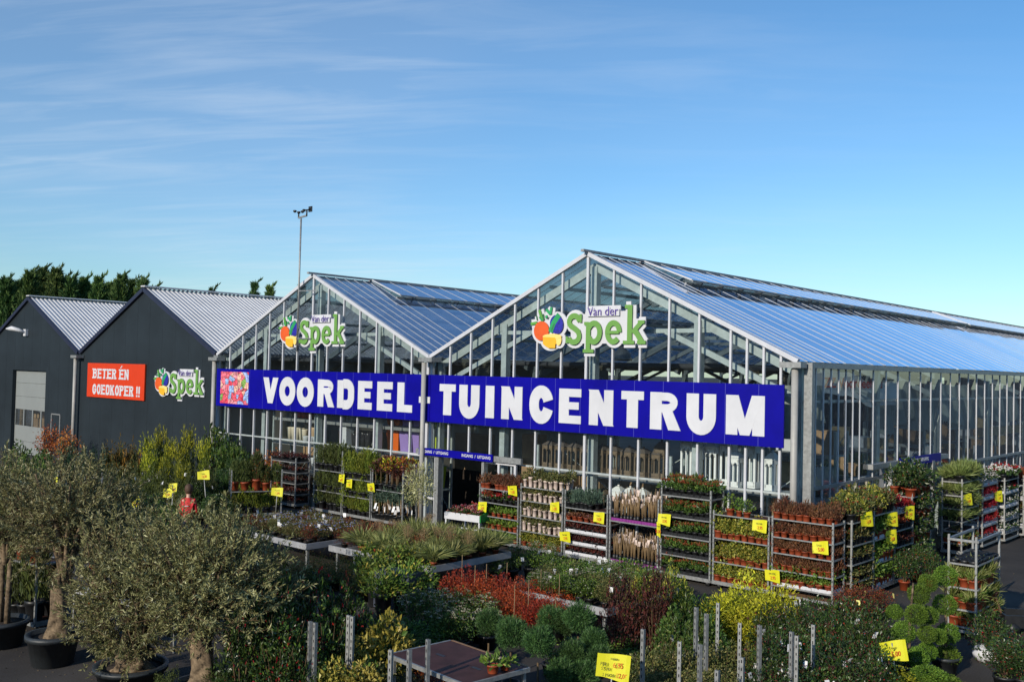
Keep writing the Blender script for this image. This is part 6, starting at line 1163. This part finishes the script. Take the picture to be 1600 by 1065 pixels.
def lantern(x, y, z, s, h, mt, label, roof=None):
    t = empty("lantern", label, "lantern", (x, y, z), rnd.uniform(-.12, .12), label); a = s/2; roof = roof or mt
    f = MB(); f.box((-a, -a, 0), (a, a, .05), mt); f.box((-a, -a, h*.74), (a, a, h*.78), mt)
    k_ = .05 if mt is LWH else .034
    for sx_ in (-1, 1):
        for sy_ in (-1, 1): f.box((sx_*a-(k_ if sx_ > 0 else 0), sy_*a-(k_ if sy_ > 0 else 0), .05), (sx_*a+(k_ if sx_ < 0 else 0), sy_*a+(k_ if sy_ < 0 else 0), h*.74), mt)
    for q0, q1 in (((-a*.9, -a+.006, h*.70), (a*.9, -a+.006, h*.70)), ((a-.006, -a*.9, h*.70), (a-.006, a*.9, h*.70)), ((-a*.9, -a+.006, .09), (a*.9, -a+.006, .09)), ((a-.006, -a*.9, .09), (a-.006, a*.9, .09))): f.bar(q0, q1, .012, h*.09, mt)
    f.bar((0, -a+.009, .05), (0, -a+.009, h*.74), .03, .012, mt); f.bar((a-.009, 0, .05), (a-.009, 0, h*.74), .012, .03, mt)
    for q in (-a*.42, a*.42): f.tube([(q-a*.36, -a, h*.58), (q-a*.22, -a, h*.66), (q+a*.22, -a, h*.66), (q+a*.36, -a, h*.58)], .018, mt, 4)
    f.build("frame", t); g = MB(); g.add([(-a+.02, -a+.012, .05), (a-.02, -a+.012, .05), (a-.02, -a+.012, h*.74), (-a+.02, -a+.012, h*.74)], [(0, 1, 2, 3)], GLASS); g.build("pane", t)
    rf = MB(); b_ = a*1.12; V = [(-b_, -b_, h*.78), (b_, -b_, h*.78), (b_, b_, h*.78), (-b_, b_, h*.78), (-a*.3, -a*.3, h*.93), (a*.3, -a*.3, h*.93), (a*.3, a*.3, h*.93), (-a*.3, a*.3, h*.93)]; rf.add(V, [(0, 3, 2, 1), (4, 5, 6, 7), (0, 1, 5, 4), (1, 2, 6, 5), (2, 3, 7, 6), (3, 0, 4, 7)], roof); rf.lathe([(.012, h*.93), (.03, h*.95), (.03, h*.97), (.001, h)], roof, 8); rf.build("roof", t)
BRL = mat("brown lantern wood", (.16, .115, .075), .6, 0, .2, 6); GRL = mat("grey lantern roof", (.10, .085, .075), .6, 0, .2, 6)
for i in range(9): lantern(15.1+.42*i, .74, 2.02, .33, .74, BRL, "brown wooden lantern in the row on the upper rack", GRL)
for i in range(3): lantern(16.0+.4*i, .8, .97, .3, .66, BRL, "dark brown lantern on the lower rack behind the herbs", BRL)
for i in range(3): lantern(17.3+.36*i, .75, .97, .32, .80, LWH, "white arched lantern on the lower rack behind the roses")
lantern(18.55, .75, 2.02, .28, .95, BRL, "single tall brown lantern left of the white ones", GRL)
for i, (x_, h_) in enumerate(((19.35, 1.2), (19.62, .85), (19.98, 1.1), (20.3, 1.2), (20.58, .85), (20.92, 1.2))): lantern(x_, .70+.16*(i % 2), 2.02, .30, h_, LWH, "white tall lantern on the corner rack")
lantern(21.45, .75, 2.02, .26, .9, LWH, "small white lantern at the right end of the corner rack")
for i, (x_, y_, z_, w1, h1) in enumerate(((12.2, 3.5, 0, .8, 2.6), (13.2, 3.8, 0, 1.0, 1.9), (14.4, 3.6, 0, .9, 2.4), (15.6, 4.2, 0, 1.2, 2.2), (17.8, 4.2, 0, 1.2, 2.4), (20.2, 4.6, 0, 1.3, 1.8), (9.0, 4.2, 0, 1.6, 2.4), (4.2, 3.8, 0, 2.0, 2.2), (1.6, 3.2, 0, 1.0, 2.4))):
    m = MB(); m.box((-w1/2, -.25, z_), (w1/2, .25, z_+h1*.5), mat("dark cabinet", (.03, .018, .012), .7, 0, .3, 3)); m.box((-w1/2+.05, -.2, z_+h1*.5), (w1/2-.1, .2, z_+h1), mat("cardboard", (.32, .20, .11), .8, 0, .15, 5)); o = m.build("stacked_goods", None, (x_, y_, .005)); tag(o, "brown boxed goods stacked deep inside the glasshouse", "goods", "goods inside the glasshouse")
for i, yy in enumerate((4.2, 7.5, 10.5, 13.5, 17, 20.5, 24)):
    t = rack(19.6, 21.4, yy, [.9, 1.8, 2.6], "shelving with boxes seen through the glazed side", .7)
    for z in (.9, 1.8, 2.6):
        for q in range(3):
            m = MB(); cm = [WOOD, MATS["cardboard"], WHITEP, mat("straw goods", (.40, .30, .16), .8, 0, .2, 8)][rnd.randint(0, 3)]; hh = rnd.uniform(.25, .6); m.box((-.22, -.2, 0), (.22, .2, hh), cm); m.box((-.23, -.21, hh), (.23, .21, hh+.03), cm); o = m.build("storage_box", None, (19.95+q*.55, yy+.35, z)); tag(o, "box of goods on shelving seen through the glazed side", "box", "boxes on the side shelving")
# white cloth banner with red print hung inside the glazed side
t = empty("hanging_banner", "white cloth banner with red print hanging inside the glazed side", "banner", (21.35, 3.1, 4.05), -.30); m = MB(); V = []; n = 10
for i in range(n+1):
    yy = 3.0*i/n; sag = .14*math.sin(math.pi*i/n*2)+.05*math.sin(i*1.7)
    for zz__ in (0, .58): V += [(.03*math.sin(i*1.3), yy, zz__+sag-.12*(i/n)), (.03*math.sin(i*1.3)+.006, yy, zz__+sag-.12*(i/n))]
F = []
for i in range(n): a = 4*i; F += [(a, a+4, a+6, a+2), (a+1, a+3, a+7, a+5), (a, a+1, a+5, a+4), (a+2, a+6, a+7, a+3)]
m.add(V, F, LWH); m.build("cloth", t); textmesh("lettering", "ZZ Voordeel nu", REDINK, t, .34, (.075, 1.3, .36), (R(90), 0, R(90)), .006, .95, .001)
CLO = leafmat("pale grey green cloth", [(0, (.42, .46, .42)), (1, (.56, .60, .55))], .8, .35)
for k, (y0, y1, z0, z1) in enumerate(((.9, 3.0, 3.35, 4.35), (6.4, 9.2, 3.3, 4.5), (10.0, 13.5, 3.2, 4.4), (14.5, 19.0, 3.2, 4.4))):
    m = MB(); n = 26; V = []; F = []
    for i_ in range(n+1):
        u = i_/n; xx = .22*math.sin(u*19+k)+.12*math.sin(u*41); lo = .22*math.sin(u*math.pi*2.2+k)
        for q_ in range(4): V.append((xx*(.5+.25*q_), y0+(y1-y0)*u, z1-(z1-z0+lo)*q_/3))
    for i_ in range(n):
        for q_ in range(3): a = i_*4+q_; F.append((a, a+4, a+5, a+1))
    m.add(V, F, CLO, tone=NR.rand(len(F)), smooth=True); o = m.build("hanging_cloth", None, (21.6, 0, 0)); tag(o, "pale grey green cloth draped high inside the glazed side", "cloth", "draped cloths in the glasshouse")
# pale cushions, a timber beam and pendant lamps seen through the glass
for k, (y_, z_, w_) in enumerate(((4.6, 1.1, 1.3), (4.7, 1.42, 1.2), (4.65, 1.72, 1.25), (6.0, 1.1, 1.1), (6.05, 1.4, 1.0))):
    m = MB(); m.box((-.35, 0, 0), (.35, w_, .28), CREAM); m.box((-.33, .02, .28), (.33, w_-.02, .31), LWH); o = m.build("garden_cushion", None, (21.85, y_, z_), rnd.uniform(-.06, .06)); tag(o, "pale garden cushion stacked behind the glass near the side entrance", "cushion", "pale cushions behind the glass")
m = MB(); m.box((-.45, 0, 0), (.42, 2.6, 1.08), MATS["cardboard"]); o = m.build("pallet_box", None, (21.8, 4.4, .005)); tag(o, "large cardboard pallet box under the pale cushions", "box")
d = ray(1527, 676); p0 = CAM+d*((22.1-CAM[0])/d[0]); d = ray(1600, 677); p1 = CAM+d*((22.1-CAM[0])/d[0])
m = MB(); m.bar((22.1, float(p0[1]), float(p0[2])), (22.1, float(p1[1])+6, float(p0[2])), .08, .26, mat("pale timber beam", (.55, .34, .16), .7, 0, .15, 6)); o = m.build("timber_beam"); tag(o, "pale timber beam hung inside the far end of the glazed side", "beam")
for x_, y_ in ((20.2, 3.6), (20.0, 9.0), (14.6, 4.6), (14.4, 10.0), (6.0, 4.5)):
    t = empty("pendant_lamp", "clear bell shaped lamp hanging under the glasshouse roof", "lamp", (x_, y_, 0), 0, "bell lamps under the roof"); m = MB(); m.lathe([(.06, 5.35), (.10, 5.30), (.24, 5.12), (.30, 4.98), (.31, 4.90), (.29, 4.90), (.08, 5.28)], GALV, 14); m.build("lamp_shade", t); m = MB(); m.tube([(0, 0, 5.34), (0, 0, 5.9)], .012, BLACKP, 5); m.build("cord", t)
# ------------------------------------------------------------------ conifers behind the sheds
def fartree(i, px_, pyt, dist, w_, label, group):
    p = DP(px_, pyt, dist); h = float(p[2]); t = empty("cypress_tree", label, "tree", (float(p[0]), float(p[1]), 0), 0, group)
    m = MB(); m.tube([(0, 0, 0), (.1, 0, h*.5), (.25, 0, h*.95)], [.22, .14, .03], BARK, 7); m.build("trunk", t)
    m = MB(); nb = 150; PP = []; DD = []
    for b_ in range(nb):
        f = NR.rand()**.75; z = h*(.12+.86*f); rr = w_*(1-f)**.75*.9+.12; a = NR.rand()*6.28; ln = rr*NR.uniform(.6, 1.1); d = np.array((math.cos(a), math.sin(a), .75+.5*f)); d[:2] += np.array(_r[:2])*.35; d /= np.linalg.norm(d)
        q0 = np.array((.25*f, 0, z)); k = 46; s_ = NR.rand(k)**.7; base = q0+d*(ln*s_)[:, None]+NR.normal(size=(k, 3))*.16*(1.1-s_)[:, None]*max(.35, ln*.5); base[:, 2] += .35*s_**2*ln; PP.append(base); DD.append(d+np.array((0, 0, .35))+NR.normal(size=(k, 3))*.35)
    # leading shoot, wind bent
    k = 60; s_ = NR.rand(k); PP.append(np.stack([.25+_r[0]*.5*s_**2+NR.normal(size=k)*.12*(1-s_), _r[1]*.5*s_**2+NR.normal(size=k)*.12*(1-s_), h*.96+s_*.7], 1)); DD.append(np.stack([_r[0]*.6+NR.normal(size=k)*.3, _r[1]*.6+NR.normal(size=k)*.3, np.ones(k)], 1))
    A = np.concatenate(PP); D = np.concatenate(DD); m.leaves(A, D, NR.uniform(.24, .52, len(A)), NR.uniform(.045, .10, len(A)), LM['crown'], tones(A, 1.4), .2); m.build("crown", t)
for i, (px_, pyt, dist, w_) in enumerate([(6, 438, 66, 3.2), (30, 440, 70, 3.2), (44, 426, 66, 3.0), (63, 422, 68, 3.0), (84, 423, 66, 3.0), (98, 434, 70, 2.8), (108, 436, 66, 2.6), (128, 438, 67, 2.6), (140, 448, 70, 2.8), (152, 436, 66, 2.4), (168, 446, 70, 2.8), (186, 433, 66, 2.6), (203, 441, 68, 2.4), (219, 438, 66, 2.0), (236, 452, 66, 1.8), (18, 446, 72, 3.4), (75, 440, 72, 3.2), (120, 446, 72, 3.0), (178, 448, 73, 2.8)]): fartree(i, px_, pyt, dist, w_, "dark windswept cypress in the row behind the charcoal sheds", "cypresses behind the sheds")
for i, (px_, pyt, dist, w_) in enumerate([(328, 452, 78, 1.5), (394, 444, 78, 1.5), (418, 449, 78, 1.4), (468, 446, 80, 1.6)]): fartree(i, px_, pyt, dist, w_, "dark cypress tip showing above the ridge beside the mast", "cypress tips above the ridge")
# out-of-view wood added round the yard to darken what the panes reflect
m = MB(); PP = []
for i in range(11000):
    a = NR.uniform(R(-196), R(22)); d_ = NR.uniform(95, 125); PP.append((20+d_*math.cos(a), -10+d_*math.sin(a), NR.rand()**.8*12.5*(1+.10*math.sin(a*17)+.09*math.sin(a*41))))
PP = np.array(PP); m.leaves(PP, NR.normal(size=PP.shape)+np.array((0, 0, .8)), 3.0, 2.2, LM['crown'], NR.rand(len(PP))); o = m.build("added_far_wood"); struct(o, "stuff")
